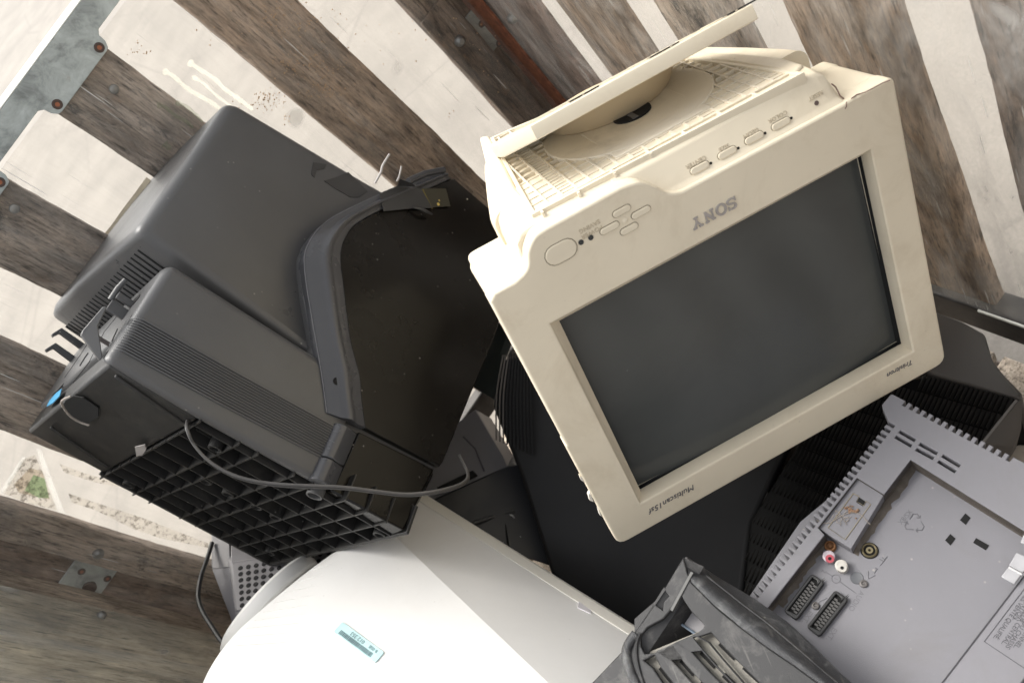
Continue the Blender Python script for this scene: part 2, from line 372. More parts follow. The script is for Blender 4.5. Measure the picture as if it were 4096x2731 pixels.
def board(x0, x1, y0, y1, z0, z1, mat, along, wob=.0016, label=None):
    """upright board with slightly uneven long edges; along = 'x' (faces the far wall) or 'y'"""
    n = 60; rings = []; ph = [random.uniform(0, 6) for _ in range(4)]
    chip = [(random.random(), random.uniform(.006, .02), random.uniform(.001, .004)) for _ in range(5)]
    for k in range(n + 1):
        z = z0 + (z1 - z0) * k / n
        j = lambda: random.uniform(-.0005, .0005) + wob * math.sin(k * .21 + ph[0]) * math.sin(k * .083 + ph[1])
        if along == 'x': q = [(x0 + j(), y0, z), (x1 + j(), y0, z), (x1 + j(), y1, z), (x0 + j(), y1, z)]
        else: q = [(x0, y0 + j(), z), (x0, y1 + j(), z), (x1, y1 + j(), z), (x1, y0 + j(), z)]
        rings.append([c_(*p) for p in q])
    return MB().loft(rings).build("slat", mat, crate, smooth=0, bevel=.0018, seg=2, label=label)
def screw_on(parent, p, nrm, r=.006, mat=None, dome=.45):
    b_ = MB().lathe(p, nrm, [(0, -.002), (r, -.001), (r, 0), (r * .9, r * dome * .6), (r * .5, r * dome), (0, r * dome)], 14)
    return b_.build("screw", mat or BOLT, parent)
CORE = flat("orange_core", (.30, .11, .055), .8)
def recessed(parent, p, nrm, r=.0046):                             # rusty countersunk screw in the zinc
    nrm = V(nrm).normalized(); p = V(p)
    s_ = MB().lathe(p, nrm, [(r * .5, .0002), (r * .62, .0010), (r, .0012), (r * 1.2, .0006), (r * 1.25, -.0010)], 18).build("screw", DRUST, parent)
    MB().cyl(p - nrm * .001, p + nrm * .0007, r * .56, n=14).build("rusty_core", CORE, s_)
    return s_
# --- far wall: boards stand just behind a clear liner
Y0 = YF + .006
xB0, xB1 = onY((0, 1729)).x, onY((0, 1368)).x
far = [(-.5, -.55, W_GREY), (xB0, xB1, W_GREY), (-.231, -.1395, W_GREY), (-.047, .0454, W_GREY), (.138, .237, W_TAN), (.334, .387, W_DARK)]
slats = {}
for i, (a, b_, m_) in enumerate(far):
    slats[i] = board(min(a, b_), max(a, b_), Y0, Y0 + .02, ZT - .012, ZB + .11, m_, 'x')
board(-.62, -.545, Y0 + .024, Y0 + .044, ZT - .012, ZB + .11, W_DARK, 'x')
board(.383, .43, Y0 + .022, Y0 + .042, ZT - .012, ZB + .11, W_DARK, 'x')
# a thin bevel-cut block nailed over the dark corner board
f_top = onY((1752, 55)).z
blk = board(.332, .386, Y0 - .004, Y0 + .001, f_top - .5, f_top + .01, W_DARK, 'x')
# --- right wall boards (nearer boards look broader)
right = [(.935, 1.05, W_RED), (.757, .862, W_TAN), (.575, .679, W_GREY), (.40, .505, W_ORANGE), (.222, .332, W_DARK), (.05, .157, W_GREY), (-.13, -.02, W_GREY)]
for i, (a, b_, m_) in enumerate(right):
    board(XR + .006, XR + .026, a, b_, ZT - .012, ZB + .11, m_, 'y')
# --- left wall boards
left = [(.835, 1.075, W_PALE), (.60, .80, W_PALE), (.38, .55, W_GREY)]
for a, b_, m_ in left: board(XL - .022, XL - .002, a, b_, ZT - .012, ZB + .11, m_, 'y')
# --- near wall, under the viewer
for k in range(6):
    x = XL + .03 + k * .175; board(x, x + .098, YN - .02, YN, ZT - .012, ZB + .11, W_GREY, 'x')
# --- floor boards
for k in range(11):
    y = YN + .02 + k * .112
    MB().box(c_(XL, y, ZB - .022), c_(XR, y + .1, ZB)).build("floor_board", W_PALE, crate, bevel=.002)
for x in (XL + .05, -.09, XR - .05):
    MB().box(c_(x - .05, YN, ZB - .159), c_(x + .05, YF + .04, ZB - .024)).build("runner", W_GREY, crate, bevel=.003)
# --- zinc top rail of the far wall, with a tab screwed over every slat
RX0, RX1 = XL - .02, XR + .02
zr_, ztab = -.2195, -.2385
ol = [(RX0, ZT), (RX1, ZT), (RX1, zr_)]
for (a, b_, m_) in reversed(far):
    a, b_ = min(a, b_) - .003, max(a, b_) + .005
    ol += [(b_ + .006, zr_), (b_ + .001, zr_ - .004), (b_, zr_ - .012), (b_ - .004, ztab + .001), (b_ - .008, ztab), (a + .008, ztab), (a + .004, ztab + .001), (a, zr_ - .012), (a - .001, zr_ - .004), (a - .006, zr_)]
ol += [(RX0, zr_)]
o_ = c_(0, YF - .004, 0)
rail = plate("top_rail", ol, [], 0, .0025, ZINC, crate, .0006, mapm(o_, V((1, 0, 0)), V((0, 0, 1))))
MB().box(c_(RX0, YF - .0065, ZT), c_(RX1, YF + .024, ZT + .002)).build("rail_lip", ZINC_L, rail, bevel=.0012)  # lip paler than the rail: light from above put into its colour
for (a, b_, m_) in far:
    a, b_ = min(a, b_), max(a, b_)
    for x in (a + .009, b_ - .005): recessed(rail, c_(x, YF - .0068, -.2305), (0, -1, 0))
# --- slat screws
for k, px, y in ((3, (456, 357), Y0), (2, (58, 835), Y0)):
    screw_on(slats[k], CAM + onY(px, y) - BASE, (0, -1, 0), .0058)
for k, px in ((0, (392, 2212)),):
    screw_on(slats[k], CAM + onY(px, Y0) - BASE, (0, -1, 0), .008, dome=.9)
screw_on(blk, CAM + onY((1837, 165), Y0 - .004) - BASE, (0, -1, 0), .0085, dome=.9)
# --- corner plates
def corner_plate(x0, x1, z0, z1, y, scr_px):
    pl = plate("corner_plate", rnd([(x0, z0), (x1, z0), (x1, z1), (x0, z1)], .006), [], 0, .003, ZINC, crate, .0008, mapm(c_(0, y, 0), V((1, 0, 0)), V((0, 0, 1))))
    for p in scr_px: recessed(pl, CAM + onY(p, y - .003) - BASE, (0, -1, 0), .0044)
    if x0 < 0:
        q = CAM + onY(R7(600, 918), y - .003) - BASE; MB().cyl(q, q + V((0, -.004, 0)), .0095).build("pivot", DRUST, pl)
    return pl
corner_plate(.386, .425, -.660, -.590, Y0 + .021, ((1926, 97), (1996, 175)))
a_ = corner_plate(-.605, -.551, -.655, -.590, Y0 + .023, (R7(548, 815), R7(722, 862)))
# --- rusty angle iron up the right corner, dark bottom rail, left nut
ang = [(.409, YF + .03), (.4125, YF + .03), (.4125, YF - .028), (.4085, YF - .028)]
MB().prism([c_(x, y, ZB + .11) for x, y in ang], (0, 0, ZT - ZB - .07)).build("angle_iron", RUST, crate, bevel=.0008)
screw_on(crate, c_(XR + .004, .995, -.60), (-1, 0, 0), .008, dome=.9)
screw_on(crate, CAM + onX((405, 2461), XL) - BASE, (1, 0, 0), .0065, dome=.9)
DARKRAIL = zinc("dark_rail", (.055, .052, .05), .25)
MB().box(c_(XR - .006, YN, -1.083), c_(XR + .028, YF + .02, -1.02)).build("bottom_rail", DARKRAIL, crate, bevel=.004, seg=3)
MB().box(c_(XR - .0075, .20, -1.026), c_(XR - .0045, .415, -1.021)).build("worn_or_lit_edge", ZINC_L, crate, bevel=.001)  # highlight along the rail's edge put in as a pale strip
MB().box(c_(XL, YF - .002, -1.083), c_(XR - .008, YF + .02, -1.03)).build("bottom_rail", DARKRAIL, crate, bevel=.004, seg=3)
# --- clear scratched plastic liner against the boards
L_FAR = liner_mat("clear_liner", .015, .16, (.97, .965, .955), 0)
L_RIGHT = liner_mat("hazy_liner", .04, .45, (.97, .965, .955), 1, 3.5, 24)
L_LEFT = liner_mat("greenish_liner", .07, .40, (.975, .985, .965), 1, 9.0, 16)
def sheet(name, pts, th, mat):
    return MB().prism([c_(*p) for p in pts], th).build(name, mat, crate, smooth=0)
sheet("far_liner", [(XL, YF, zr_ - .006), (XR - .003, YF, zr_ - .006), (XR - .003, YF, ZB + .01), (XL, YF, ZB + .01)], (0, .0012, 0), L_FAR)
rl = MB(); n = 26; rings = []                                       # the right sheet bellies a little between its fixings
rows = 8
for k in range(n + 1):
    y = .02 + (YF - .04 - .02) * k / n
    rings.append([c_(XR - .0005 - .0022 * (math.sin(k * 1.9) * math.sin(q * 1.1) + 1) * .5, y, -.23 + (-.80) * q / rows) for q in range(rows + 1)])
b0 = len(rl.v)
for r in rings: rl.v += r
for k in range(n):
    for q in range(rows):
        i = b0 + k * (rows + 1) + q; rl.f.append([i, i + 1, i + rows + 2, i + rows + 1])
me = rl.mesh("right_liner"); o = obj("right_liner", me, L_RIGHT, crate, smooth=60)
sm = o.modifiers.new("solid", 'SOLIDIFY'); sm.thickness = .001
sheet("left_liner", [(XL + .001, .30, -.23), (XL + .001, YF - .03, -.23), (XL + .001, YF - .03, ZB + .01), (XL + .001, .30, ZB + .01)], (-.0012, 0, 0), L_LEFT)
# pale paint runs on the liner
DRIP = paint_mat("pale_paint", (.95, .95, .86)) ; DRIP2 = paint_mat("grey_green_paint", (.55, .60, .48))
def drip(pts, r, mat):
    q = [CAM + onY(R1(*p), YF - .0012) - BASE for p in pts]
    mb = MB(); q = spl(q, 5); rad = [r * (1.1 if i < 3 else .66 + .08 * math.sin(i * 1.3)) for i in range(len(q))]; rad[-1] *= .4; rad[0] *= .6
    rings = []
    for i, p in enumerate(q):
        tt = (q[min(i + 1, len(q) - 1)] - q[max(i - 1, 0)]).normalized(); sd_ = tt.cross(V((0, 1, 0))).normalized()
        rings.append([p + sd_ * (rad[i] * math.cos(a)) + V((0, -1, 0)) * (.0011 * max(0, math.sin(a)) ** .5 if math.sin(a) > 0 else 0) for a in [math.pi * k / 6 for k in range(7)]])
    mb.loft(rings).build("paint_run", mat, crate)
drip([(1265, 415), (1330, 460), (1440, 530), (1510, 600), (1590, 655), (1700, 740)], .0042, DRIP)
drip([(1095, 478), (1160, 510), (1250, 590), (1330, 640), (1420, 690), (1500, 750)], .0042, DRIP)
drip([(1290, 515), (1370, 565), (1450, 640), (1560, 720)], .0028, DRIP)
drip([(1055, 708), (1110, 720), (1180, 780), (1240, 810), (1300, 860)], .0034, DRIP2)
drip([(1180, 690), (1250, 715), (1320, 775), (1360, 820)], .003, DRIP2)
drip([(1100, 965), (1125, 985), (1150, 1000)], .005, DRIP2)
# dirt flecks stuck to the liner
FLECK = flat("rust_flecks", (.42, .27, .15), .8)
fl = MB()
for cx_0, cy_0, sx, sy, cnt in ((1900, 130, 300, 130, 90), (2050, 420, 260, 110, 110), (2180, 600, 160, 90, 70), (1780, 680, 160, 60, 60), (930, 340, 90, 50, 16), (1480, 250, 200, 120, 10), (1800, 640, 60, 40, 30), (1930, 800, 30, 40, 14)):
    for k in range(cnt):
        p = CAM + onY(R1(random.gauss(cx_0, sx * .5), random.gauss(cy_0, sy * .5)), YF - .001) - BASE
        r = random.uniform(.0003, .0011); a0 = random.random() * 6
        fl.prism([p + V((r * math.cos(a0 + a) * random.uniform(.6, 1.3), 0, r * math.sin(a0 + a) * random.uniform(.6, 1.3))) for a in (0, 1.2, 2.4, 3.6, 4.9)], (0, -.0006, 0))
for k in range(60):
    p = CAM + onY((random.uniform(1300, 2000), random.uniform(60, 480)), YF - .001) - BASE
    if p.x + BASE.x > .236: 
        r = random.uniform(.0004, .0011); a0 = random.random() * 6
        fl.prism([p + V((r * math.cos(a0 + a), 0, r * math.sin(a0 + a))) for a in (0, 1.3, 2.5, 3.7, 5)], (0, -.0006, 0))
fl.build("dirt_flecks", FLECK, crate, smooth=0)['kind'] = 'stuff'
# torn printed label left on the far liner, low on the left
LB_G = ink_mat("faded_print", (.42, .40, .38), 130, .50, .62, .7)
LB_GREEN = ink_mat("faded_green", (.70, .90, .74), 90, .05, .12, .75)
LB_W = paint_mat("white_tape", (.85, .85, .85))
R7b = R7
def patch(name, px, mat, lift, par):
    q = [CAM + onY(p, YF - lift) - BASE for p in px]
    return MB().prism(q, (0, -.0004, 0)).build(name, mat, par, smooth=0)
lab = patch("faded_label", [R7(15, 285), (R7(150, 60)), R7(235, 30), R7(300, 180), R7(380, 400), R7(180, 355)], LB_G, .0006, crate)
patch("label_field", [R7(95, 230), R7(200, 120), R7(285, 140), R7(335, 330), R7(130, 285)], ink_mat("aged_paper", (.75, .66, .55), 60, .2, .5, .35), .0012, lab)
patch("green_print", [R7(165, 270), R7(225, 165), R7(300, 190), R7(330, 320), R7(260, 318)], LB_GREEN, .0018, lab)
patch("white_tape", [R7(245, -10), R7(275, -10), R7(350, 200), R7(440, 430), R7(390, 415), R7(310, 215)], LB_W, .0024, lab)
patch("white_tape", [R7(0, 275), R7(150, 45), R7(175, 45), R7(25, 295)], LB_W, .003, lab)
patch("smudge", [R7(400, 90), R7(560, 150), R7(780, 215), R7(800, 245), R7(640, 215), R7(430, 150)], LB_G, .0006, lab)
patch("smudge", [R7(460, 290), R7(700, 370), R7(950, 450), R7(1180, 540), R7(1400, 625), R7(1400, 655), R7(1080, 590), R7(900, 530), R7(640, 400), R7(480, 350)], LB_G, .0006, lab)

# ================================================================== BEIGE MONITOR (upside down on top of the heap)
Rm = ((0.87736888, -0.4001405, 0.26478563), (-0.47905437, -0.7616059, 0.43642108), (0.02703255, -0.50974899, -0.85989837))
Tm = V((0.2054635, -0.00389159, 0.72459887))
col_ = lambda k: wor(V((Rm[0][k], Rm[1][k], Rm[2][k])))
MF = Fr(CAM + wor(Tm), col_(0), col_(1), col_(2))                   # x along bezel, y towards its foot, z out of the glass
BEIGE = plastic("aged_beige", (.73, .655, .51), .5, var=.06, bump=.12, grain=1500, dirt=(.42, .33, .21), dirt_amt=.34, dirt_scale=13, specks=.35, speck_col=(.25, .2, .14))
BEIGE_D = plastic("dusty_beige", (.73, .665, .54), .65, var=.08, bump=.2, grain=700, dirt=(.30, .26, .20), dirt_amt=.45, dirt_scale=16)
BLACK = flat("black_hole", (.006, .006, .006), .9)
mon = thing("crt_monitor", "beige computer monitor with dark screen, standing upside down on the heap, foot up", "monitor", MF)
m, t, b, out = newmat("screen_glass")
co = nd(t, "ShaderNodeTexCoord").outputs['Object']
n1 = nd(t, "ShaderNodeTexNoise", Scale=7.0, Detail=4.0, Roughness=.6, Distortion=.5); t.links.new(co, n1.inputs['Vector'])
t.links.new(ramp(t, n1.outputs['Fac'], [(.3, (.060, .064, .063)), (.7, (.078, .082, .079))]).outputs[0], b.inputs['Base Color'])
t.links.new(ramp(t, n1.outputs['Fac'], [(.3, g(.15)), (.7, g(.28))]).outputs[0], b.inputs['Roughness'])
b.inputs['Specular IOR Level'].default_value = .36
GLASS = m
# bezel: one moulded frame with the left half of the chin standing up
yl = .1622
outer = rnd([(-.1853, .0), (-.1847, -.1345), (.1730, -.1325), (.1712, yl), (.1300, yl)], [.001, .011, .011, .006, .001])
outer += [(.126, .1665), (.1235, .166)] if False else []
outer += [(-.016, yl)]
outer += [tuple(p.to_2d()) for p in spl([V((-.016, yl, 0)), V((-.026, .1665, 0)), V((-.034, .176, 0)), V((-.045, .1862, 0)), V((-.060, .1895, 0))], 5)][1:]
outer += [(-.122, .1892)]
outer += [tuple(p.to_2d()) for p in spl([V((-.122, .1892, 0)), V((-.1335, .1875, 0)), V((-.1425, .1795, 0)), V((-.1468, .1700, 0)), V((-.1525, .1652, 0)), V((-.162, yl, 0))], 5)][1:]
outer += [(-.1795, yl), (-.1853, yl - .005)]
hole = [(-.1505, .1143), (-.1485, -.1006), (.1417, -.0996), (.1412, .1134)]
bz = plate_mesh("bezel", outer, [hole], -.006, .012, .0022)
bez = obj("bezel", bz, BEIGE, mon, smooth=35)
# sloping inner lip down to the glass
scr = [(-.1425, .1058), (-.1425, -.1058), (.1425, -.1058), (.1425, .1058)]
lip = MB()
hz = [V((x, y, .0105)) for x, y in hole]; sz = [V((x, y, -.0015)) for x, y in [(-.1422, .1054), (-.1422, -.1054), (.1421, -.1054), (.1421, .1054)]]
for i in range(4): lip.add([hz[i], hz[(i + 1) % 4], sz[(i + 1) % 4], sz[i]], [[0, 1, 2, 3]])
for i in range(4): lip.add([hz[i] + V((0, 0, -.02)), hz[(i + 1) % 4] + V((0, 0, -.02)), sz[(i + 1) % 4] + V((0, 0, -.02)), sz[i] + V((0, 0, -.02))], [[0, 3, 2, 1]])
lip.build("bezel_lip", BEIGE, bez, smooth=0)
# glass: a section of a tall cylinder
gl = MB(); rings = []
for k in range(33):
    x = -.144 + .288 * k / 32; z = -.0045 - (x / .144) ** 2 * .0075
    rings.append([V((x, -.107, z)), V((x, .107, z)), V((x, .107, z - .03)), V((x, -.107, z - .03))])
gl.loft(rings).build("screen", GLASS, mon, smooth=50)
# black ring between glass and lip
mk = MB()
for a, c2 in (((-.1445, -.1075), (-.1405, .1075)), ((.1405, -.1075), (.1445, .1075)), ((-.1445, -.1075), (.1445, -.1040)), ((-.1445, .1052), (.1445, .1075))):
    pass
te = [V((x, y, -.0016)) for x, y in [(-.1420, .1052), (-.1420, -.1052), (.1419, -.1052), (.1419, .1052)]]; ti_ = [V((x, y, -.0165)) for x, y in [(-.1412, .1044), (-.1412, -.1044), (.1411, -.1044), (.1411, .1044)]]
for i in range(4):
    j = (i + 1) % 4; o2 = [p * 1.004 for p in (te[i], te[j], ti_[j], ti_[i])]
    mk.add([te[i], te[j], ti_[j], ti_[i]] + [V((p.x * 1.004, p.y * 1.004, p.z)) for p in (te[i], te[j], ti_[j], ti_[i])], [[0, 1, 2, 3], [7, 6, 5, 4], [0, 4, 5, 1], [3, 2, 6, 7]])
mk.prism([(-.1444, -.1073, -.0145), (.1444, -.1073, -.0145), (.1444, -.1052, -.0035), (-.1444, -.1052, -.0035)], (0, .003, -.004))
mk.build("glass_ring", BLACK, mon)
# front collar of the case behind the bezel (ledge either side of the chin)
def ring_rect(x0, x1, y0, y1, z, r, n=4): return [V((x, y, z)) for x, y in rr(x0, y0, x1, y1, r, n)]
tube_open = rr(-.150, -.112, .150, .113, .004)
plate("front_collar", rnd([(-.1705, -.120), (.162, -.120), (.1728, yl - .0012), (-.1850, yl - .0012)], .008), [tube_open], -.0625, -.0045, BEIGE, mon, .0012, smooth=40)
plate("collar_edge", rnd([(-.1665, -.116), (.160, -.116), (.1755, yl - .0022), (-.1825, yl - .0022)], .008), [rr(-.140, -.105, .140, .100, .004)], -.082, -.0635, BEIGE, mon, .0015, smooth=40)
# chin: the sloping control strip and the rounded brow above it
sec = [(.154, .0095), (.1605, .0098), (.1650, .0055), (.1668, .0040), (.1868, -.0015), (.1895, -.0035), (.1915, -.0085), (.1925, -.016), (.193, -.022), (.193, -.065), (.154, -.065)]
xs = [(-.060, 0), (-.02, 0), (.04, 0), (.10, 0), (.1185, 0), (.1235, .006), (.1275, .014), (.1305, .0225)]
rings = []
for x, drop in xs: rings.append([V((x, min(y, .1935 - drop * 1.35), z)) for y, z in sec])
chin = MB().loft(rings).build("control_strip", BEIGE, mon, bevel=.0012, ang=40, smooth=40)
# brow on the left half
sec2 = [(.150, -.002), (.1885, -.002), (.1912, -.008), (.1928, -.015), (.193, -.022), (.193, -.080), (.150, -.080)]
rings = []
for x, dx in ((-.1478, .020), (-.1455, .009), (-.1400, .0035), (-.132, .001), (-.1225, 0), (-.055, 0)):
    rings.append([V((x, min(y, .1935 - dx), z)) for y, z in sec2])
MB().loft(rings).build("brow", BEIGE, mon, bevel=.002, smooth=40)
# ------------- underside (now facing up): frame, lattice and dished socket
YU = .1935
def up(p): q = MF.at(p, 1, YU); return (q.x, q.z)
Za = zr(1850, 450, .44643); Zb = zr(2600, 100, .34014); Zc = zr(1900, 0, .5102)
fr_o = [up(Za(625, 930)), up(Za(480, 665)), up(Za(252, 240)), (up(Za(252, 240))[0] + .02, up(Za(252, 240))[1] + .004), up(Zb(430, 385)), up(Zb(1400, 520)), up(Zb(1820, 575))]
fl_ = [V((x, 0, z)) for x, z in fr_o]; cen = sum(fl_, V()) / len(fl_)
def inset(poly, d):
    out = []; m_ = len(poly)
    for i in range(m_):
        a, b_, c2 = V(poly[i - 1]), V(poly[i]), V(poly[(i + 1) % m_])
        n1_, n2_ = V(((b_ - a).y, -(b_ - a).x)).normalized(), V(((c2 - b_).y, -(c2 - b_).x)).normalized()
        bis = (n1_ + n2_); bis /= max(bis.dot(n1_), .3)
        q = b_ + bis * d
        out.append((q.x, q.y))
    return out
area = sum(fr_o[i - 1][0] * fr_o[i][1] - fr_o[i][0] * fr_o[i - 1][1] for i in range(len(fr_o)))
sg = -1 if area > 0 else 1
in1 = inset(fr_o, sg * .0035)
MU = mapm((0, YU, 0), V((1, 0, 0)), V((0, 0, 1)))                   # plane x,z at y = YU ; its normal is -y
plate("grille_frame", fr_o, [in1], -.0015, .009, BEIGE, mon, .0006, MU)
def inside(p, poly):
    c2 = False; j = len(poly) - 1
    for i in range(len(poly)):
        if (poly[i][1] > p[1]) != (poly[j][1] > p[1]) and p[0] < (poly[j][0] - poly[i][0]) * (p[1] - poly[i][1]) / (poly[j][1] - poly[i][1]) + poly[i][0]: c2 = not c2
        j = i
    return c2
DC = (0.0, -.108); DR = .0765
def blank(p): return (p[0] - DC[0]) ** 2 + (p[1] - DC[1]) ** 2 < DR ** 2 or (abs(p[0]) < .043 and -.12 < p[1] < -.030)
la = MB(); pit = .0125
front_z = max(z for x, z in in1)
x0 = min(x for x, z in in1); x1_ = max(x for x, z in in1); z0 = min(z for x, z in in1)
nx = int((x1_ - x0) / pit) + 2; nz = int((front_z - z0) / pit) + 2
for i in range(nx):
    for k in range(nz * 2):
        x = x0 + i * pit; z = front_z - .0105 - k * pit / 2
        q = (x, z - pit / 4)
        if inside(q, in1) and not blank(q): la.box((x - .0008, YU - .009, z - pit / 2), (x + .0008, YU + .0008, z))
for k in range(nz):
    for i in range(nx * 2):
        x = x0 + i * pit / 2; z = front_z - .0105 - k * pit
        q = (x + pit / 4, z)
        if inside(q, in1) and not blank(q): la.box((x, YU - .009, z - .0007), (x + pit / 2, YU + .0005, z + .0007))
        z2 = z - pit / 2                                            # half-pitch filler ribs in a few columns
        if (i // 2) % 5 == 2 and inside((q[0], z2), in1) and not blank((q[0], z2)): la.box((x, YU - .009, z2 - .0006), (x + pit / 2, YU + .0002, z2 + .0006))
la.build("lattice", BEIGE_D, mon, smooth=0)
# long slots between lattice and brow
sl = MB(); zf = front_z - .0005
for i in range(7):
    xa = x0 + .004 + i * (x1_ - x0) / 7.2
    sl.box((xa - .001, YU - .007, zf - .0095), (xa + .001, YU + .0008, zf))
sl.box((x0, YU - .008, zf - .0115), (x1_, YU + .0006, zf - .0095))
sl.build("slot_row", BEIGE_D, mon, smooth=0)
fp = inset(fr_o, sg * .0015)
plate("lattice_floor", fp, [[(DC[0] + (DR - .004) * math.cos(a * .2618), DC[1] + (DR - .004) * math.sin(a * .2618)) for a in range(24)]], .0085, .011, BEIGE_D, mon, 0, MU, smooth=0)
# dish that the foot swivels in
rings = []
n = 40
hole_c = (.006, -.098)
for rr_, h in ((DR + .001, -.004), (DR + .001, .0002), (DR, .0012), (DR * .9, .0016), (DR * .7, .0008), (DR * .45, -.0006), (DR * .2, -.0016), (.004, -.002)):
    rings.append([V((DC[0] + rr_ * math.cos(2 * math.pi * k / n), YU + h, DC[1] + rr_ * math.sin(2 * math.pi * k / n))) for k in range(n)])
MB().loft(rings).build("swivel_socket", BEIGE_D, mon)
MB().box((-.043, YU - .006, -.115), (.043, YU + .0009, -.031)).build("socket_apron", BEIGE_D, mon, bevel=.001)
# opening under the foot
hl = MF.at(Zc(1250, 895), 1, YU + .0022)
ho = MB().cyl((hl.x, YU + .0008, hl.z - .006), (hl.x, YU + .0026, hl.z - .006), .0172, n=28).build("socket_opening", BLACK, mon)
MB().box((hl.x - .0055, YU + .0027, hl.z - .012), (hl.x - .0005, YU + .0032, hl.z + .0105)).build("shaft", flat("grey_shaft", (.12, .12, .125), .5), ho)
# ------------- rear case, tapering away from the bezel
def sect(z, xl, xr, yt, yb, r): return ring_rect(xl, xr, yb, yt, z, r, 5)
hs = MB().loft([sect(-.058, -.150, .146, .1900, -.128, .012), sect(-.075, -.1505, .1445, .1905, -.126, .014), sect(-.12, -.142, .136, .1915, -.118, .018), sect(-.17, -.131, .124, .192, -.10, .02), sect(-.196, -.126, .118, .1912, -.09, .022), sect(-.212, -.121, .112, .184, -.083, .024), sect(-.226, -.113, .104, .165, -.075, .026), sect(-.27, -.09, .09, .10, -.05, .02), sect(-.345, -.06, .06, .06, -.03, .02)])
hs.build("rear_case", BEIGE, mon, smooth=50)
# raised rims beside the lattice
rim = MB()
def upv(p, y): q = MF.at(p, 1, y); return q
for pts in ([Za(150, 215), Za(240, 185)],): pass
edgeR = [Zb(520, 312), Zb(1000, 330), Zb(1400, 362), Zb(1600, 398), Zb(1800, 462)]
inR = [Zb(430, 380), Zb(900, 425), Zb(1250, 475), Zb(1480, 515), Zb(1690, 568)]
ra = [MF.at(p, 1, YU + .0015) for p in edgeR]; rb = [MF.at(p, 1, YU + .001) for p in inR]
rings = [[a, b_, V((b_.x, YU - .007, b_.z)), V((a.x + .001, YU - .012, a.z))] for a, b_ in zip(ra, rb)]
rim.loft(rings).build("side_rim", BEIGE, mon, bevel=.002)
edgeL = [Za(150, 215), Za(200, 420), Za(330, 690), Za(470, 830)]; inL = [Za(232, 198), Za(340, 400), Za(475, 670), Za(560, 770)]
ra = [MF.at(p, 1, YU - .001) for p in edgeL]; rb = [MF.at(p, 1, YU + .001) for p in inL]
rings = [[b_, a, V((a.x - .004, YU - .03, a.z)), V((b_.x, YU - .012, b_.z))] for a, b_ in zip(ra, rb)]
MB().loft(rings).build("side_rim", BEIGE, mon, bevel=.003, seg=3)
# ------------- swivel foot: drum and chamfered plate, tipped back until almost edge-on
pv = MF.at(Zc(1120, 850), 1, YU) + V((0, 0, -.030))                                    # middle of the drum on the socket
fl1, fl2 = P(Zc(430, 985), .632), P(Zc(2170, 30), .632)
xa = (fl2 - fl1).normalized()
vr = ray(Zc(1250, 560)).normalized()
wa = (vr - xa * vr.dot(xa)).normalized()                            # plate runs away from the viewer...
na = xa.cross(wa).normalized()
if na.z < 0: na = -na
tilt = math.radians(0.9); wa2 = wa * math.cos(tilt) + na * math.sin(tilt); na2 = xa.cross(wa2).normalized()
if na2.dot(na) < 0: na2 = -na2
loc = lambda wv: V(((wv - MF.o).dot(MF.x), (wv - MF.o).dot(MF.y), (wv - MF.o).dot(MF.z)))
dirl = lambda wv: V((wv.dot(MF.x), wv.dot(MF.y), wv.dot(MF.z)))
o_f = loc(fl1); X_, W_, N_ = dirl(xa), dirl(wa2), dirl(na2)
wid = (fl2 - fl1).length; ch = .026
pl_out = [(0, 0), (wid, 0), (wid + .004, .022), (wid - .012, .085), (wid - .045, .15), (wid - .085, .185), (.02, .185), (-ch * .8, .165), (-ch * 1.05, ch * .9)]
flip = X_.cross(W_).dot(N_) > 0
Mf = mapm(o_f, X_, W_)
zz = (-.0125, 0) if flip else (0, .0125)
foot = plate("foot_plate", pl_out, [], zz[0], zz[1], BEIGE, mon, .0012, Mf, smooth=35)
# moulded grid and slots of the plate's underside
gb = MB(); s_ = 1 if flip else -1
def fpnt(u, v_, h): return o_f + X_ * u + W_ * v_ + N_ * h
for k in range(8): gb.bar(fpnt(.004, .008 + k * .022, .0012), fpnt(wid - .006 - .0022 * k * k, .008 + k * .022, .0012), .0016, .0005, N_)
for k in range(10): gb.bar(fpnt(.01 + k * (wid - .02) / 9, .006, .0012), fpnt(.01 + k * (wid - .02) / 9, .17 - .016 * max(0, k - 4), .0012), .0016, .0005, N_)
gb.build("grid", BEIGE_D, foot, smooth=0)
for u in (.07, .205, .335):
    q = wid * u / .37
    MB().prism([fpnt(q, .007, .0004), fpnt(q + .026, .007, .0004), fpnt(q + .024, .021, .0004), fpnt(q + .002, .021, .0004)], N_ * .0011).build("foot_slot", BLACK, foot, smooth=0)
# drum
dc0 = pv; rad = (MF.at(Zc(640, 1095), 1, YU) - MF.at(Zc(1605, 612), 1, YU)).length / 2
mid = (loc(P(Zc(620, 1040), .80)) + loc(P(Zc(1585, 540), .80))) / 2
top_c = fpnt(wid * .49, .105, -.010)
prof = []
ax = (top_c - dc0); n = 44
y_ax = V((0, 1, 0)); rings = []
for f_, r_ in ((-.06, .90), (0.02, .985), (.12, 1.0), (.55, .99), (1.0, .985)):
    c2 = dc0 + ax * f_; nn = (y_ax * (1 - f_) + N_ * f_).normalized(); xx = X_ - nn * X_.dot(nn); xx.normalize(); yy = nn.cross(xx)
    rings.append([c2 + (xx * math.cos(2 * math.pi * k / n) + yy * math.sin(2 * math.pi * k / n)) * rad * r_ for k in range(n)])
MB().loft(rings).build("swivel_drum", plastic("yellowed_beige", (.58, .47, .31), .5, var=.06, bump=.1), mon)
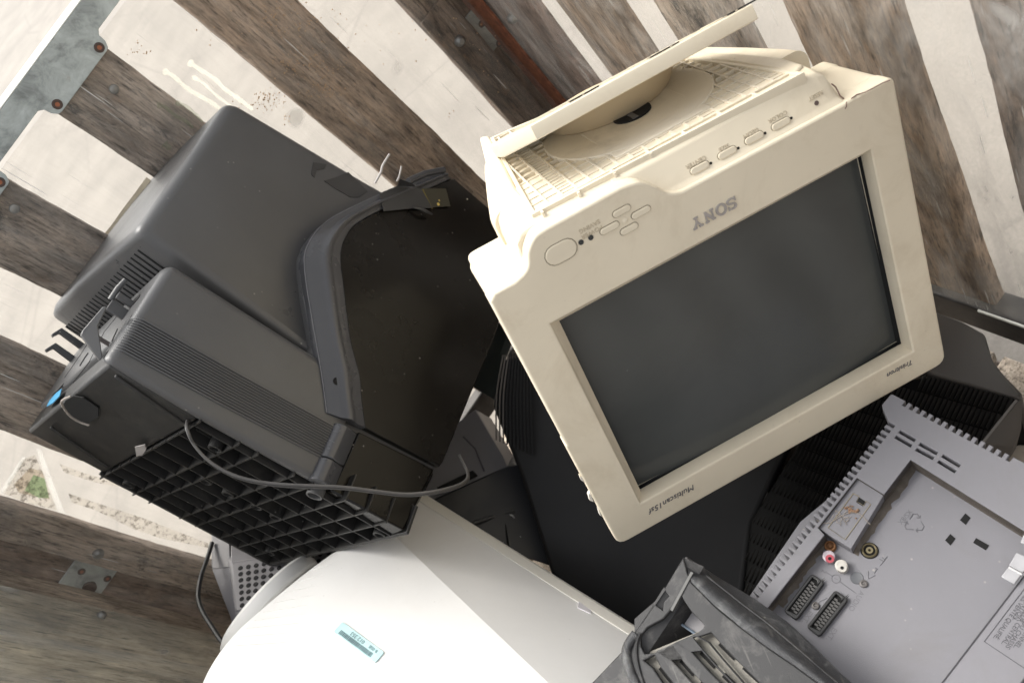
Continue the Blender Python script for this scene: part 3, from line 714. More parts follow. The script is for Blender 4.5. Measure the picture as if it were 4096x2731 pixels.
# ------------- controls
def pill(px0, px1, half, z, lift, name, par, mat=BEIGE, tiltn=None, groove=True, on=None):
    pass
strip_n = V((0, .0055, .0200)).normalized()                         # normal of the sloping strip
so = V((0, .1668, .0040)); sy = V((0, .0200, -.0055)).normalized(); sn = V((1, 0, 0)).cross(sy)
def on_strip(p):
    wv = onpl(p, MF.w(so), MF.x * sn.x + MF.y * sn.y + MF.z * sn.z); l_ = MF.l(wv) - so
    return (l_.x, l_.dot(sy))
MS = mapm(so, V((1, 0, 0)), sy); MFc = mapm((0, 0, .012), V((1, 0, 0)), V((0, 1, 0)))
GROOVE = plastic("grime_line", (.27, .235, .17), .8, var=.1, bump=0)
def stadium(cx, cy, hl_, r, ang=0, n=7):
    out = []
    for s_, a0 in ((1, -90), (-1, 90)):
        for k in range(n + 1):
            a = math.radians(a0 + 180 * k / n); out.append((s_ * hl_ + r * math.cos(a), r * math.sin(a)))
    ca, sa = math.cos(ang), math.sin(ang)
    return [(cx + x * ca - y * sa, cy + x * sa + y * ca) for x, y in out]
def key(M_, cx, cy, hl_, r, par, name="button", lift=.0014, gr=.0005):
    k_ = plate(name, stadium(cx, cy, hl_, r), [], 0, lift, BEIGE, par, min(.0008, r * .3), M_)
    plate("gap", stadium(cx, cy, hl_ + .0001, r + gr), [], 0, .00015, GROOVE, k_, 0, M_, smooth=0)
    return k_
for a, b_ in (((2768, 684), (2828, 660)), ((2880, 624), (2936, 600)), ((2988, 565), (3043, 540)), ((3096, 508), (3149, 484))):
    p, q = on_strip(a), on_strip(b_); c2 = ((p[0] + q[0]) / 2, (p[1] + q[1]) / 2)
    key(MS, c2[0], c2[1], .0052, .0028, chin)
for p in ((2843, 653), (2953, 593), (3060, 533), (3165, 473)):
    q = on_strip(p); MB().cyl(MS @ V((q[0], q[1], -.001)), MS @ V((q[0], q[1], .0003)), .0011, n=14).build("lamp_hole", BLACK, chin)
q = on_strip((3266, 413)); MB().cyl(MS @ V((q[0], q[1], -.001)), MS @ V((q[0], q[1], .0003)), .0019, n=16).build("reset_hole", flat("pink_brown", (.12, .085, .075), .6), chin)
EMB = plastic("embossed_beige", (.50, .43, .315), .5, var=.04, bump=0)
def face_pt(p): q = MF.at(p, 2, .012); return (q.x, q.y)
for cx, cy, hl_ in ((*face_pt((2486, 844)), .0048), (*face_pt((2563, 849)), .0054), (*face_pt((2438, 912)), .0054), (*face_pt((2516, 915)), .0048)):
    k_ = key(MFc, cx, cy, hl_, .0027, bez)
for (px, rot) in (((2488, 846), 0), ((2565, 850), 270), ((2440, 914), 90), ((2518, 917), 180)):
    q = face_pt(px); a0 = math.radians(rot)
    tri = [(q[0] + .0016 * math.cos(a0 + a), q[1] + .0016 * math.sin(a0 + a)) for a in (1.57, 3.67, 5.76)]
    plate("arrow", tri, [], .0012, .0015, EMB, bez, 0, MFc, smooth=0)
q = face_pt((2501, 881)); MB().lathe((q[0], q[1], .012), (0, 0, 1), [(.0026, -.0005), (.0024, .0004), (.001, .001), (0, .0011)], 16).build("nub", BEIGE, bez)
q = face_pt((2244, 1008)); pw = key(MFc, q[0], q[1], .0050, .0080, bez, "power_button", .0006, .0007)
MR = MFc @ Matrix.Translation((q[0], q[1], .0008))
PINK = flat("pink_print", (.62, .25, .22), .6)
plate("power_mark", [(.0024 * math.cos(a * .2618), .0024 * math.sin(a * .2618)) for a in range(24)], [[(.0018 * math.cos(a * .2618), .0018 * math.sin(a * .2618)) for a in range(24)]], 0, .0002, PINK, pw, 0, MR, smooth=0)
plate("power_mark", [(-.0004, -.0026), (.0004, -.0026), (.0004, .0002), (-.0004, .0002)], [], 0, .0003, PINK, pw, 0, MR, smooth=0)
LED = flat("smoked_lamp", (.03, .035, .037), .25)
for p in ((2324, 969), (2363, 950)):
    q = face_pt(p); MB().cyl((q[0], q[1], .010), (q[0], q[1], .0124), .0022, n=18).build("indicator", LED, bez)
# ------------- lettering (upside down like the monitor)
RT = Matrix.Rotation(math.pi, 4, 'Z')
def words(s, p, size, par, M_, mat, fn, depth=.00025, **k):
    q = fn(p); return obj("lettering", text_mesh(s, size, depth, M_ @ Matrix.Translation((q[0], q[1], .0002)) @ RT, **k), mat, par, smooth=0)
ML = plate
words("POWER\nSAVING", (2362, 917), .0052, bez, MFc, EMB, face_pt)
for s, p in (("CENTER", (2783, 649)), ("SIZE", (2895, 591)), ("GEOM", (3003, 532)), ("COLOR", (3110, 467)), ("RESET", (3262, 383))):
    words(s, p, .0048, chin, MS, EMB, on_strip)
INK = flat("grey_ink", (.10, .10, .11), .6)
words("Multiscan15sf", (2688, 1993), .0088, bez, MFc, INK, face_pt, shear=.25)
words("Trinitron", (3600, 1472), .0075, bez, MFc, INK, face_pt, shear=.35)
# slab-serif maker's badge in grey metal, letters drawn as outlines
SIL = flat("badge_grey", (.42, .40, .39), .35, .5)
def Lpoly(kind):
    if kind == 'N': return [[(0, 0), (.36, 0), (.36, .14), (.25, .14), (.25, .62), (.68, 0), (.86, 0), (.86, .86), (.97, .86), (.97, 1), (.61, 1), (.61, .86), (.72, .86), (.72, .40), (.30, 1), (0, 1), (0, .86), (.11, .86), (.11, .14), (0, .14)]], []
    if kind == 'Y': return [[(.27, 0), (.70, 0), (.70, .14), (.58, .14), (.58, .42), (.86, .86), (.97, .86), (.97, 1), (.60, 1), (.60, .86), (.68, .86), (.50, .58), (.32, .86), (.40, .86), (.40, 1), (0, 1), (0, .86), (.11, .86), (.39, .42), (.39, .14), (.27, .14)]], []
    if kind == 'O':
        e = lambda rx, ry: [(.5 + rx * math.cos(k * .2618), .5 + ry * math.sin(k * .2618)) for k in range(24)]
        return [e(.52, .53)], [e(.28, .36)]
    return [[(0, 0), (.12, 0), (.15, .07), (.30, 0), (.50, -.02), (.72, .04), (.83, .18), (.83, .36), (.72, .50), (.30, .60), (.22, .68), (.24, .80), (.38, .88), (.56, .86), (.66, .78), (.69, .66), (.80, .66), (.80, 1), (.69, 1), (.66, .94), (.50, 1.02), (.28, 1.02), (.09, .94), (.02, .78), (.04, .60), (.16, .48), (.56, .39), (.63, .30), (.60, .18), (.46, .12), (.28, .15), (.15, .24), (.12, .36), (0, .36)]], []
p0, p1 = face_pt((2937, 800)), face_pt((2762, 912))
c2 = ((p0[0] + p1[0]) / 2, (p0[1] + p1[1]) / 2)
MLg = MFc @ Matrix.Translation((c2[0], c2[1], 0)) @ RT
hgt = .0098; x = -.0212
badge = None
for ch_, wd in (('S', .0088), ('O', .0108), ('N', .0110), ('Y', .0108)):
    o_, h_ = Lpoly(ch_); wl = .0094 if ch_ != 'S' else .0098
    f2 = lambda L: [(x + a * wl, (b_ - .5) * hgt) for a, b_ in L]
    if badge is None: badge = plate("badge", f2(o_[0]), [f2(q) for q in h_], 0, .0011, SIL, bez, .0001, MLg, smooth=30)
    else: plate("badge_letter", f2(o_[0]), [f2(q) for q in h_], 0, .0011, SIL, badge, .0001, MLg, smooth=30)
    x += wd
# chips, cracks and scuffs
CRK = flat("crack_brown", (.17, .10, .08), .9)
def crack(pts, r, fn): MB().tube([fn(p) for p in pts], r, 5).build("crack", CRK, bez)
fz = lambda p: MF.at(p, 2, .0121); fy = lambda p: MF.at(p, 1, yl + .0004)
Zd = zr(2900, 150, .35072)
cp = [Zd(1440, 700), Zd(1500, 655), Zd(1600, 625), Zd(1690, 580), Zd(1800, 520), Zd(1880, 490)]
MB().tube([MF.at(p, 1, yl + .0003) for p in cp], .00045, 5).build("crack", CRK, bez)
cp = [Zd(1215, 530), Zd(1260, 565), Zd(1290, 620), Zd(1310, 665), Zd(1370, 710), Zd(1440, 710)]
MB().tube([MF.at(p, 2, .0055) for p in cp], .00055, 5).build("crack", CRK, bez)
MB().tube([MF.at(p, 2, .0123) for p in (Zd(1385, 735), Zd(1385, 790), Zd(1370, 815))], .0004, 5).build("crack", CRK, bez)
CHIP = flat("white_plastic", (.72, .68, .60), .7)
for z_ in ((R8(1700, 155), R8(1725, 165), R8(1735, 200), R8(1712, 185)), (R8(1770, 265), R8(1795, 330), R8(1770, 320), R8(1760, 285)), (R8(1825, 375), R8(1850, 425), R8(1838, 420))):
    MB().prism([MF.at(p, 2, .006) for p in z_], (0, 0, .004)).build("torn_edge", CHIP, bez, smooth=0)

# ================================================================== BLACK TELEVISION lying on its face
Rt = ((.71071407, .24829486, .65820603), (.54092312, -.79107649, -.28565742), (.44976404, .55905961, -.69653762))
ct_ = lambda k: wor(V((Rt[0][k], Rt[1][k], Rt[2][k])))
TF = Fr(P((464, 1406), .76), ct_(0), ct_(1), ct_(2))                # x towards the screen (down), y towards the set's top, z out of its near side
TVB = plastic("charcoal_case", (.078, .078, .079), .34, var=.12, bump=.35, grain=1700, dirt=(.10, .095, .085), dirt_amt=.22, dirt_scale=14, specks=.5, speck_col=(.5, .48, .43))
TVD = plastic("dull_black", (.015, .0147, .0143), .5, var=.2, bump=.3, grain=900, dirt=(.075, .07, .06), dirt_amt=.5, dirt_scale=22, specks=.8, speck_col=(.5, .48, .44))  # darker than the case: the underside's shade put into the colour, plus dust
TVK = plastic("underside_black", (.012, .0115, .011), .6, var=.2, bump=.2, dirt=(.05, .046, .04), dirt_amt=.4, specks=.5)  # shade between the deep ribs is put into this darker colour
TVG = plastic("brown_black_gloss", (.0045, .0038, .003), .24, var=.2, bump=.05, specks=.6, speck_col=(.35, .33, .3), spec=.28)
TVN = plastic("trim_black", (.060, .061, .066), .27, var=.1, bump=.1)
tv = thing("black_television", "black television lying on its face, ribbed underside and rear hump showing, grey cable across", "television", TF)
K15, Kb, Q7 = zr(1500, 550, .2551), zr(0, 0, .8711), zr(700, 1600, .5102)
# lower rear box
def sec_bc(a, b0, b1, c0, c1, r, n=5): return [V((a, y, x)) for x, y in rr(c0, b0, c1, b1, r, n)]
rb_r = []
for k in range(7):                                                  # back edges rolled over a 10 mm radius
    th = math.pi / 2 * k / 6; q_ = .010 * (1 - math.sin(th)); rb_r.append(sec_bc(-.0045 + .010 * (1 - math.cos(th)), .018 + q_ * .2, .1115 - q_, -.308 + q_, -q_, .012))
rb_r += [sec_bc(.10, .018, .112, -.312, .0008, .012), sec_bc(.235, .018, .113, -.316, .0015, .012)]
MB().loft(rb_r).build("rear_box", TVB, tv, smooth=50)
sk = []
for k in range(7):
    th = math.pi / 2 * k / 6; q_ = .010 * (1 - math.sin(th)); sk.append(sec_bc(-.0045 + .010 * (1 - math.cos(th)), -.012 + q_ * .5, .045, -.013 - q_ * .3, -q_, .006, 4))
sk += [sec_bc(.10, -.014, .045, -.013, .0008, .006, 4), sec_bc(.235, -.013, .045, -.013, .0015, .006, 4)]
MB().loft(sk).build("lower_skirt", TVB, tv, smooth=50)
# ribbed grip band running along the box and round its back edge
for k in range(14):
    b_ = .0035 + k * .00285
    MB().tube([(-.0045, b_, -.020), (-.0038, b_, -.010), (-.0005, b_, -.0025), (.005, b_ + .0002, .0008), (.10, b_ + .003, .0015), (.224, b_ + .0085, .0021)], .00115, 6).build("grip_rib", TVB, tv)
# big rear hump around the tube neck: slices from the near side to the far side
hump = []
def hsec(c, q_, ab, bt): 
    return [V((x, y, c)) for x, y in rnd([(ab + q_, .1285 + q_ * .7), (.24, .112 + q_ * .7), (.24, .395 - q_), (.16, bt + .035 - q_), (ab + q_, bt - q_)], [.010, .004, .004, .05, .016], 5)]
for k in range(6):
    th = math.pi / 2 * k / 5; hump.append(hsec(-.0155 - .013 * (1 - math.cos(th)), .013 * (1 - math.sin(th)), -.0445, .339))
hump += [hsec(-.11, 0, -.0500, .326), hsec(-.20, 0, -.0545, .308), hsec(-.29, 0, -.0545, .280)]
for k in range(1, 5):
    th = math.pi / 2 * k / 4; hump.append(hsec(-.30 - .026 * math.sin(th), .026 * (1 - math.cos(th)), -.0535, .272))
MB().loft(hump).build("rear_hump", TVB, tv, smooth=50)
slot_p = MB()
for k in range(25):
    c_0 = -.048 - k * .011
    yb = lambda a: .1285 - .075 * (a + .034)
    slot_p.add([], [])
    for (a0, a1) in ((-.030, .012),):
        q = [V((a0, yb(a0) + .003, c_0 - .001)), V((a0, yb(a0) + .003, c_0 + .001)), V((a1, yb(a1) + .003, c_0 + .001)), V((a1, yb(a1) + .003, c_0 - .001))]
        slot_p.prism(q, (0, -.0044, 0))
slot_p.build("vent_slots", BLACK, tv, smooth=0)
# fillet where hump meets box and cabinet (front cabinet, outline taken across its side)
def tp(p, c2): q = TF.at(p, 2, c2); return (q.x, q.y)
CZ = .012
ridge = [(.222, .050), (.2075, .0575), (.188, .092), (.166, .123), (.135, .165), (.119, .190), (.110, .208), (.108, .228), (.111, .252), (.119, .276), (.134, .308), (.154, .343), (.213, .442), (.228, .4535)]
cab = ridge + [(.376, .4535), (.372, .30), (.366, .08), (.352, .016), (.224, .016)]
plate("front_cabinet", cab, [], -.352, -.004, TVB, tv, .004, smooth=50)
# raised moulding that follows the cabinet's rear edge
inner = [(.2575, .066), (.240, .093), (.2265, .117), (.201, .147), (.182, .176), (.165, .204), (.150, .228), (.1435, .246), (.1425, .262), (.146, .285), (.166, .327), (.200, .386), (.2355, .4475)]
outer_ = [(.2100, .0580), (.196, .080), (.181, .102), (.166, .123), (.1445, .153), (.127, .178), (.112, .204), (.1082, .224), (.1105, .250), (.119, .276), (.136, .310), (.172, .375), (.2130, .4420)]
i_s, o_s = spl([V((*p, 0)) for p in inner], 4), spl([V((*p, 0)) for p in outer_], 4)
rings = []
for a, b_ in zip(o_s, i_s):
    r_ = []
    for f_, h in ((0, -.010), (0.0, .002), (.05, .0042), (.34, .0056), (.44, .0098), (.53, .0124), (.62, .0118), (.71, .0080), (.78, .0066), (.97, .0060), (1.0, .0050), (1.0, -.010)):
        q = a.lerp(b_, f_); r_.append(V((q.x, q.y, h)))
    rings.append(r_)
MB().loft(rings).build("edge_moulding", TVN, tv, smooth=45)
# dark side panel
pan = [(p[0] + (.0009), p[1]) for p in inner] + [(.240, .4525), (.300, .4525), (.378, .4525), (.376, .274), (.371, .082), (.361, .0745)]
pan = [(.2575, .0662)] + [tuple(q.to_2d()) for q in i_s[1:]] + [(.240, .4525), (.300, .4525), (.380, .4525), (.379, .274), (.366, .082), (.3635, .0745)]
plate("side_panel", pan, [], -.005, .0045, TVG, tv, .0015, smooth=40)
MB().prism([(.2560, .0660, -.004), (.3625, .0740, -.004), (.366, .068, -.012), (.259, .058, -.014)], (0, .004, -.02)).build("panel_lower_lip", TVG, tv, bevel=.002)
# chamfered foot of the cabinet
lf = MB(); top_ = [V((.254, .060, .002)), V((.361, .072, -.002)), V((.372, .070, -.016)), V((.252, .060, -.016))]
bot_ = [V((.254, -.012, -.006)), V((.343, -.0165, .010)), V((.348, -.0165, -.016)), V((.252, -.012, -.018))]
lf.hull2(top_, bot_).build("cabinet_foot", TVG, tv, bevel=.002)
# two hinge clips on the rear edge
for b0, b1, nm in ((.0125, .0535, 0), (-.0145, .0115, 1)):
    MB().loft([[V((.2235, y, -.006)), V((.2235, y, .004)), V((.2275, y, .0095)), V((.234, y, .0115)), V((.2445, y, .0075)), V((.253, y + .004, .0015)), V((.253, y + .004, -.006))] for y in (b0, b0 + .002, b1 - .002, b1)]).build("hinge_clip", TVN, tv, bevel=.0012)
h_ = TF.at(R4(2255, 1052), 2, .004); MB().tube([V((q.x, q.y, .0030)) for q in o_s], .00045, 5).build("scuffed_seam", flat("scuff_line", (.17, .17, .185), .5), tv)
MB().lathe((h_.x, h_.y, .0052), (0, 0, 1), [(0, 0), (.0034, 0), (.0034, .0009), (.0042, .0009)], 18).build("screw_hole", BLACK, tv)
# ------------- underside: closed tray at the rear, open lattice of ribs towards the screen
BB = -.0175
MB().prism([(.002, BB + .031, -.008), (.002, BB + .031, -.300), (.352, BB + .031, -.335), (.350, BB + .031, -.004)], (0, .006, 0)).build("underside_plate", TVK, tv, bevel=.001)
ra = []
MB().prism([(.000, BB + .004, -.004), (.000, BB + .004, -.298), (.098, BB + .002, -.300), (.097, BB + .002, -.010)], (0, .032, 0)).build("rear_tray", TVD, tv, bevel=.004)
# scoops in the tray
for z0, z1 in ((-.012, -.055), (-.235, -.292)):
    MB().prism([(.012, BB + .0005, z0), (.012, BB + .0005, z0 - .004), (.094, BB - .001, z1 + .02), (.094, BB - .001, z1 + .026)], (0, .006, 0)).build("tray_rib", TVD, tv, bevel=.002)
rb = MB(); up_ = V((0, -1, 0))
def rib(a0, c0, a1, c1, h=.031, w=.0018, y=BB): rb.bar((a0, y, c0), (a1, y, c1), w, h, up_)
for a0 in (.099, .143, .165, .209, .232, .268, .296, .322, .347): rib(a0, -.006 if a0 < .25 else .006, a0 + .002, -.322)
for c0 in (-.020, -.062, -.098, -.140, -.178, -.214, -.248, -.284, -.318): rib(.098, c0 * .97, .349, c0 * 1.01)
for a0, c0, a1, c1 in ((.10, -.035, .165, -.036), (.11, -.05, .15, -.05), (.143, -.12, .209, -.121), (.165, -.16, .232, -.161), (.209, -.08, .30, -.081), (.232, -.12, .347, -.122), (.165, -.232, .268, -.234), (.12, -.27, .20, -.271)): rib(a0, c0, a1, c1, .022, .0014, BB + .009)
for k in range(6): rib(.12 + .036 * k, -.062, .12 + .036 * k, -.098, .020, .0014, BB + .011)
for k in range(5): rib(.27 + .015 * k, -.178, .27 + .015 * k, -.214, .020, .0014, BB + .011)
rb.build("underside_ribs", TVD, tv, smooth=0)
MB().prism([(.346, BB - .001, .012), (.350, BB - .001, .012), (.354, BB - .001, -.328), (.350, BB - .001, -.328)], (0, .034, 0)).build("front_sill", TVD, tv, bevel=.001)
MB().prism([(.094, BB - .0005, -.302), (.094, BB - .0005, -.306), (.352, BB - .001, -.328), (.352, BB - .001, -.322)], (0, .036, 0)).build("far_sill", TVD, tv, bevel=.001)
for pz in (Q7(310, 385), R7(1380, 215), R7(860, 240), R7(1720, 385), R7(1850, 455), R7(1530, 300), Q7(1600, 1060), Q7(740, 1200)):
    q = TF.at(pz, 1, BB)
    MB().lathe((q.x, BB + .031, q.z), (0, -1, 0), [(.0095, 0), (.0075, .031), (.0055, .0315), (.005, .020), (0, .020)], 22).build("screw_post", TVD, tv)
for pz in (Q7(1095, 740),):
    q = TF.at(pz, 1, BB)
    MB().lathe((q.x, BB + .004, q.z), (0, -1, 0), [(.0095, -.004), (.0095, 0), (.009, .006), (.0075, .006), (.0075, .001), (0, .001)], 22).build("screw_post", plastic("worn_ring", (.09, .09, .09), .5), tv)
# torn flap of the tray edge
PALE = plastic("broken_edge", (.30, .27, .24), .8, var=.3, bump=.6, grain=400)
cpts = [TF.at(R4(*p), 1, BB - .002) for p in ((475, 1150), (430, 1170), (412, 1195), (440, 1245), (480, 1290), (540, 1325), (600, 1345))]
MB().tube(spl(cpts, 4), [.0008 + .0006 * abs(math.sin(i * 1.7)) for i in range(25)], 6).build("torn_edge", PALE, tv)
cp2 = [TF.at(R4(*p), 1, BB + .0015) for p in ((490, 1150), (440, 1180), (425, 1205), (450, 1250), (500, 1295), (590, 1335), (660, 1290), (660, 1230), (560, 1160))]
MB().prism(cp2, (0, .0012, 0)).build("broken_hole", BLACK, tv, smooth=0)
cp3 = [TF.at(R4(*p), 1, BB - .004) for p in ((910, 1485), (975, 1470), (985, 1500), (960, 1540), (920, 1545))]
MB().prism(cp3, (0, -.0012, 0)).build("tape_scrap", flat("grey_tape", (.33, .31, .30), .5), tv, smooth=0)
# ------------- rear face of the box: cable hooks, catch, blue sticker
def bk(p, a=-.0045): return TF.at(p, 0, a)
def hookp(pts, th, name="cable_hook"):
    q = [bk(R4(*p)) for p in pts]
    MB().prism(q, (th, 0, 0)).build(name, TVB, tv, bevel=.0008)
def arm(px0, out, px1=None, w=.0042):                              # stub standing off the back then bent up
    q = bk(R4(*px0)); e = q + V((-out, 0, 0))
    return q, e
ST = TVB
# first hook (near the vent slots)
q = bk(R4(900, 520)); q2 = bk(R4(860, 575))
MB().bar(q + V((.002, 0, 0)), q + V((-.017, .001, 0)), .005, .007, V((0, 1, 0))).build("cable_hook", ST, tv, bevel=.0008)
MB().bar(q2 + V((.002, 0, 0)), q2 + V((-.018, .001, 0)), .004, .012, V((0, 1, 0))).build("cable_hook", ST, tv, bevel=.0008)
e = q + V((-.0185, -.006, -.010)); MB().tube([e, e + V((-.001, .012, .006)), e + V((.000, .022, .012))], [.0035, .0032, .0026], 10).build("cable_hook", ST, tv)
MB().prism([bk(R4(880, 515), -.0052), bk(R4(940, 465), -.0052), bk(R4(935, 480), -.0052), bk(R4(890, 535), -.0052)], (.002, 0, 0)).build("slit", BLACK, tv, smooth=0)
# middle catch: leaning blade with a brace
b1 = bk(R4(690, 890)); b2 = bk(R4(730, 800))
MB().prism([b1, b1 + V((0, -.0028, -.003)), b1 + V((-.026, .010, -.004)), b1 + V((-.027, .014, -.001)), b1 + V((-.025, .040, .010)), b1 + V((-.022, .041, .011)), b1 + V((-.019, .022, .006))], (0, .002, -.0075)).build("catch", ST, tv, bevel=.001)
MB().tube([b2 + V((.003, 0, 0)), b2 + V((-.019, .002, -.004))], .0023, 8).build("catch_brace", plastic("worn_brace", (.075, .062, .058), .5), tv)
# far hook
b3 = bk(R4(470, 925)); b4 = bk(R4(530, 850))
for o_3, l3 in ((b3, .024), (b3 + V((0, .020, 0)), .028)):
    MB().prism([o_3 + V((.002, 0, 0)), o_3 + V((-l3, .004, 0)), o_3 + V((-l3 - .004, -.004, 0)), o_3 + V((-l3 - .007, -.002, 0)), o_3 + V((-l3 - .002, .011, 0)), o_3 + V((.002, .008, 0))], (0, 0, .006)).build("cable_hook", ST, tv, bevel=.0008)
for pts in (((480, 770), (720, 590), (735, 640), (520, 800)), ((440, 1025), (600, 860), (590, 835), (430, 1000)),):
    q = [bk(R4(*p), -.0049) for p in pts]
LINE = flat("seam_black", (.008, .008, .008), .8)
def seam(pts, r=.00045, a=-.0046): MB().tube([bk(R4(*p), a) for p in pts], r, 5).build("seam", LINE, tv)
seam([(820, 570), (700, 720), (640, 840), (600, 920), (490, 1060)]); seam([(690, 650), (640, 720), (600, 780), (535, 880), (435, 1025)]); seam([(790, 700), (770, 745), (755, 780)], .0009)
seam([(595, 860), (570, 895), (540, 945)], .0011); seam([(430, 1065), (390, 1110), (350, 1145)], .0008)
MB().prism([bk(R4(*p), -.0050) for p in ((375, 1128), (412, 1100), (400, 1145), (352, 1195), (312, 1218), (330, 1180))], (.0008, 0, 0)).build("blue_sticker", flat("sticker_blue", (.06, .30, .52), .4), tv, smooth=0)
# split seam across the hump's back, pale foam showing, and a snapped corner
def hb(p, a=-.0448): return TF.at(p, 0, a)
FOAM = flat("pale_foam", (.55, .48, .36), .8)
MB().prism([TF.at(Kb(*p), 2, -.17 - .0003 * (p[1] - 828)) for p in ((693, 828), (676, 850), (640, 900), (590, 965), (530, 1050), (478, 1112), (470, 1125), (520, 1085), (590, 1005), (645, 930), (688, 850))], (-.006, 0, 0)).build("split_seam", FOAM, tv, smooth=0)
# stains where a label was peeled off
def hs_(p): return TF.at(p, 2, -.0135)
STN = plastic("glue_stain", (.043, .042, .042), .6, var=.4, bump=.3)
for pts in (((1430, 800), (1440, 745), (1500, 755), (1490, 775), (1455, 780), (1445, 815)), ((1490, 830), (1540, 815), (1600, 790), (1690, 880), (1650, 905), (1610, 905), (1540, 865))):
    MB().prism([TF.at(Kb(*p), 2, -.0145) for p in pts], (0, 0, -.004)).build("glue_stain", STN, tv, smooth=0)
# black tape and a curl of film at the cabinet's top
TAPE = plastic("black_tape", (.034, .034, .035), .45, var=.2, bump=.3, grain=300)
def pp(p, z=.0062): return TF.at(p, 2, z)
MB().prism([pp(K15(60, 880), .009), pp(K15(350, 760), .012), pp(K15(720, 800), .010), pp(K15(900, 1110), .009), pp(K15(600, 1115), .0085), pp(K15(130, 1160), .0085)], (0, 0, .0007)).build("tape_strip", TAPE, tv, bevel=.0003)
MB().prism([pp(K15(735, 805), .0075), pp(K15(1110, 805), .0075), pp(K15(1180, 1080), .0075), pp(K15(890, 1100), .0075)], (0, 0, .0005)).build("tape_strip", plastic("olive_tape", (.034, .031, .016), .4, var=.2, bump=.2), tv, smooth=0)
MB().prism([pp(K15(735, 815), .0085), pp(K15(750, 810), .0085), pp(K15(905, 1120), .0085), pp(K15(885, 1120), .0085)], (0, 0, .0006)).build("yellow_edge", flat("mustard", (.15, .12, .02), .6), tv, smooth=0)
MB().tube([pp(K15(600, 1095), .012), pp(K15(700, 1110), .014), pp(K15(800, 1160), .015), pp(K15(900, 1205), .012)], [.0015, .0024, .0024, .0012], 6).build("tape_curl", TAPE, tv)
MB().prism([pp(K15(350, 760), .012), pp(K15(390, 650), .035), pp(K15(560, 720), .030), pp(K15(650, 780), .016)], (0, 0, .0008)).build("tape_curl", TAPE, tv, bevel=.0002)
YB = flat("yellow_blob", (.62, .46, .12), .5)
for p, r in ((K15(988, 1050), .0024), (K15(1003, 990), .0013), (K15(1445, 968), .0012)):
    q = pp(p, .0075); MB().lathe((q.x, q.y, q.z), (0, 0, 1), [(r, 0), (r * .8, r * .5), (0, r * .7)], 12).build("yellow_blob", YB if r != .0012 else flat("pale_speck", (.4, .36, .28), .6), tv)
tcl = MB().tube([pp(K15(520, 690), .004), pp(K15(780, 570), .004), pp(K15(1080, 510), .004)], .0045, 8).build("top_rail_trim", TVN, tv)
# wisps of clear film
FILM = flat("film_grey", (.30, .28, .27), .3)
MB().tube(spl([TF.d(K15(*p), .86) for p in ((0, 720), (95, 540), (120, 440), (230, 260))], 4), .0012, 6).build("film_wisp", FILM, tv)
MB().tube(spl([TF.d(K15(*p), .86) for p in ((340, 690), (380, 610), (415, 450))], 4), .001, 6).build("film_wisp", FILM, tv)

# grey twin-core cable hanging across the television
CBL = flat("cable_grey", (.10, .097, .095), .45); CBD = flat("cable_dark", (.045, .043, .042), .5)
cf = Fr(P(Q7(700, 640), .80))
cab_t = thing("power_cable", "thin grey twin cable looped across the black television's ribbed underside", "cable", cf)
Z6 = zr(0, 1120, 1.488)
fwd_ = -cz_
def depth_bottom(p): return (TF.w(TF.at(p, 1, BB)) - CAM).dot(fwd_)
cpx = [(503, 378), (502, 400), (520, 440), (560, 484), (620, 520), (690, 540), (770, 549), (850, 552), (930, 556), (1010, 566), (1090, 574), (1160, 568), (1225, 553), (1254, 535), (1256, 515), (1247, 495), (1235, 470)]
d0_ = depth_bottom(Z6(503, 378)); d1_ = depth_bottom(Z6(850, 552))
pts = []
for i, p in enumerate(cpx):
    p = Z6(*p)
    if i == 0: dd = d0_ + .004
    elif i <= 8: dd = d0_ + (d1_ - d0_) * i / 8 - .016 - .010 * math.sin(i / 8 * math.pi)
    elif i <= 11: dd = d1_ - .016 + .035 * (i - 8) / 3
    else: dd = d1_ + .02 + .12 * (i - 11) / 5
    pts.append(P(p, dd))
sp_ = spl([cf.l(q) for q in pts], 6)
MB().tube(sp_, .0015, 8).build("cord", CBL, cab_t)
MB().tube([q + V((-.001, -.001, -.0021)) for q in sp_], .0013, 8).build("second_core", CBD, cab_t)

# ================================================================== OFF-WHITE MONITOR CASE at the bottom of the picture
WHT = plastic("off_white", (.74, .735, .72), .40, var=.04, bump=.1, grain=1300, dirt=(.52, .49, .43), dirt_amt=.16, dirt_scale=7, specks=.22, speck_col=(.3, .28, .25))
CREAM = plastic("cream_edge", (.68, .66, .60), .5, var=.06, bump=.1)
WF = Fr(P((1900, 2500), .92) + V((0, 0, -.12)))
wm = thing("white_monitor", "large off white monitor case with a barcode sticker, lying under the black television", "monitor", WF)
wl = lambda p, d: WF.l(P(p, d))
A0, A1 = wl((1440, 2010), 1.06), wl((2330, 2860), .80)              # ridge
C0, C1 = wl((1640, 1955), 1.122), wl((2700, 2622), .906)              # right edge
n = 14; rings = []
Lp = [((1480, 2110), 1.045), ((1250, 2270), 1.0), ((1060, 2425), .965), ((930, 2545), .94), ((835, 2680), .915), ((760, 2860), .89)]
lcurve = spl([wl(p, d) for p, d in Lp], 4)
def ridge_pt(f_): return A0.lerp(A1, f_)
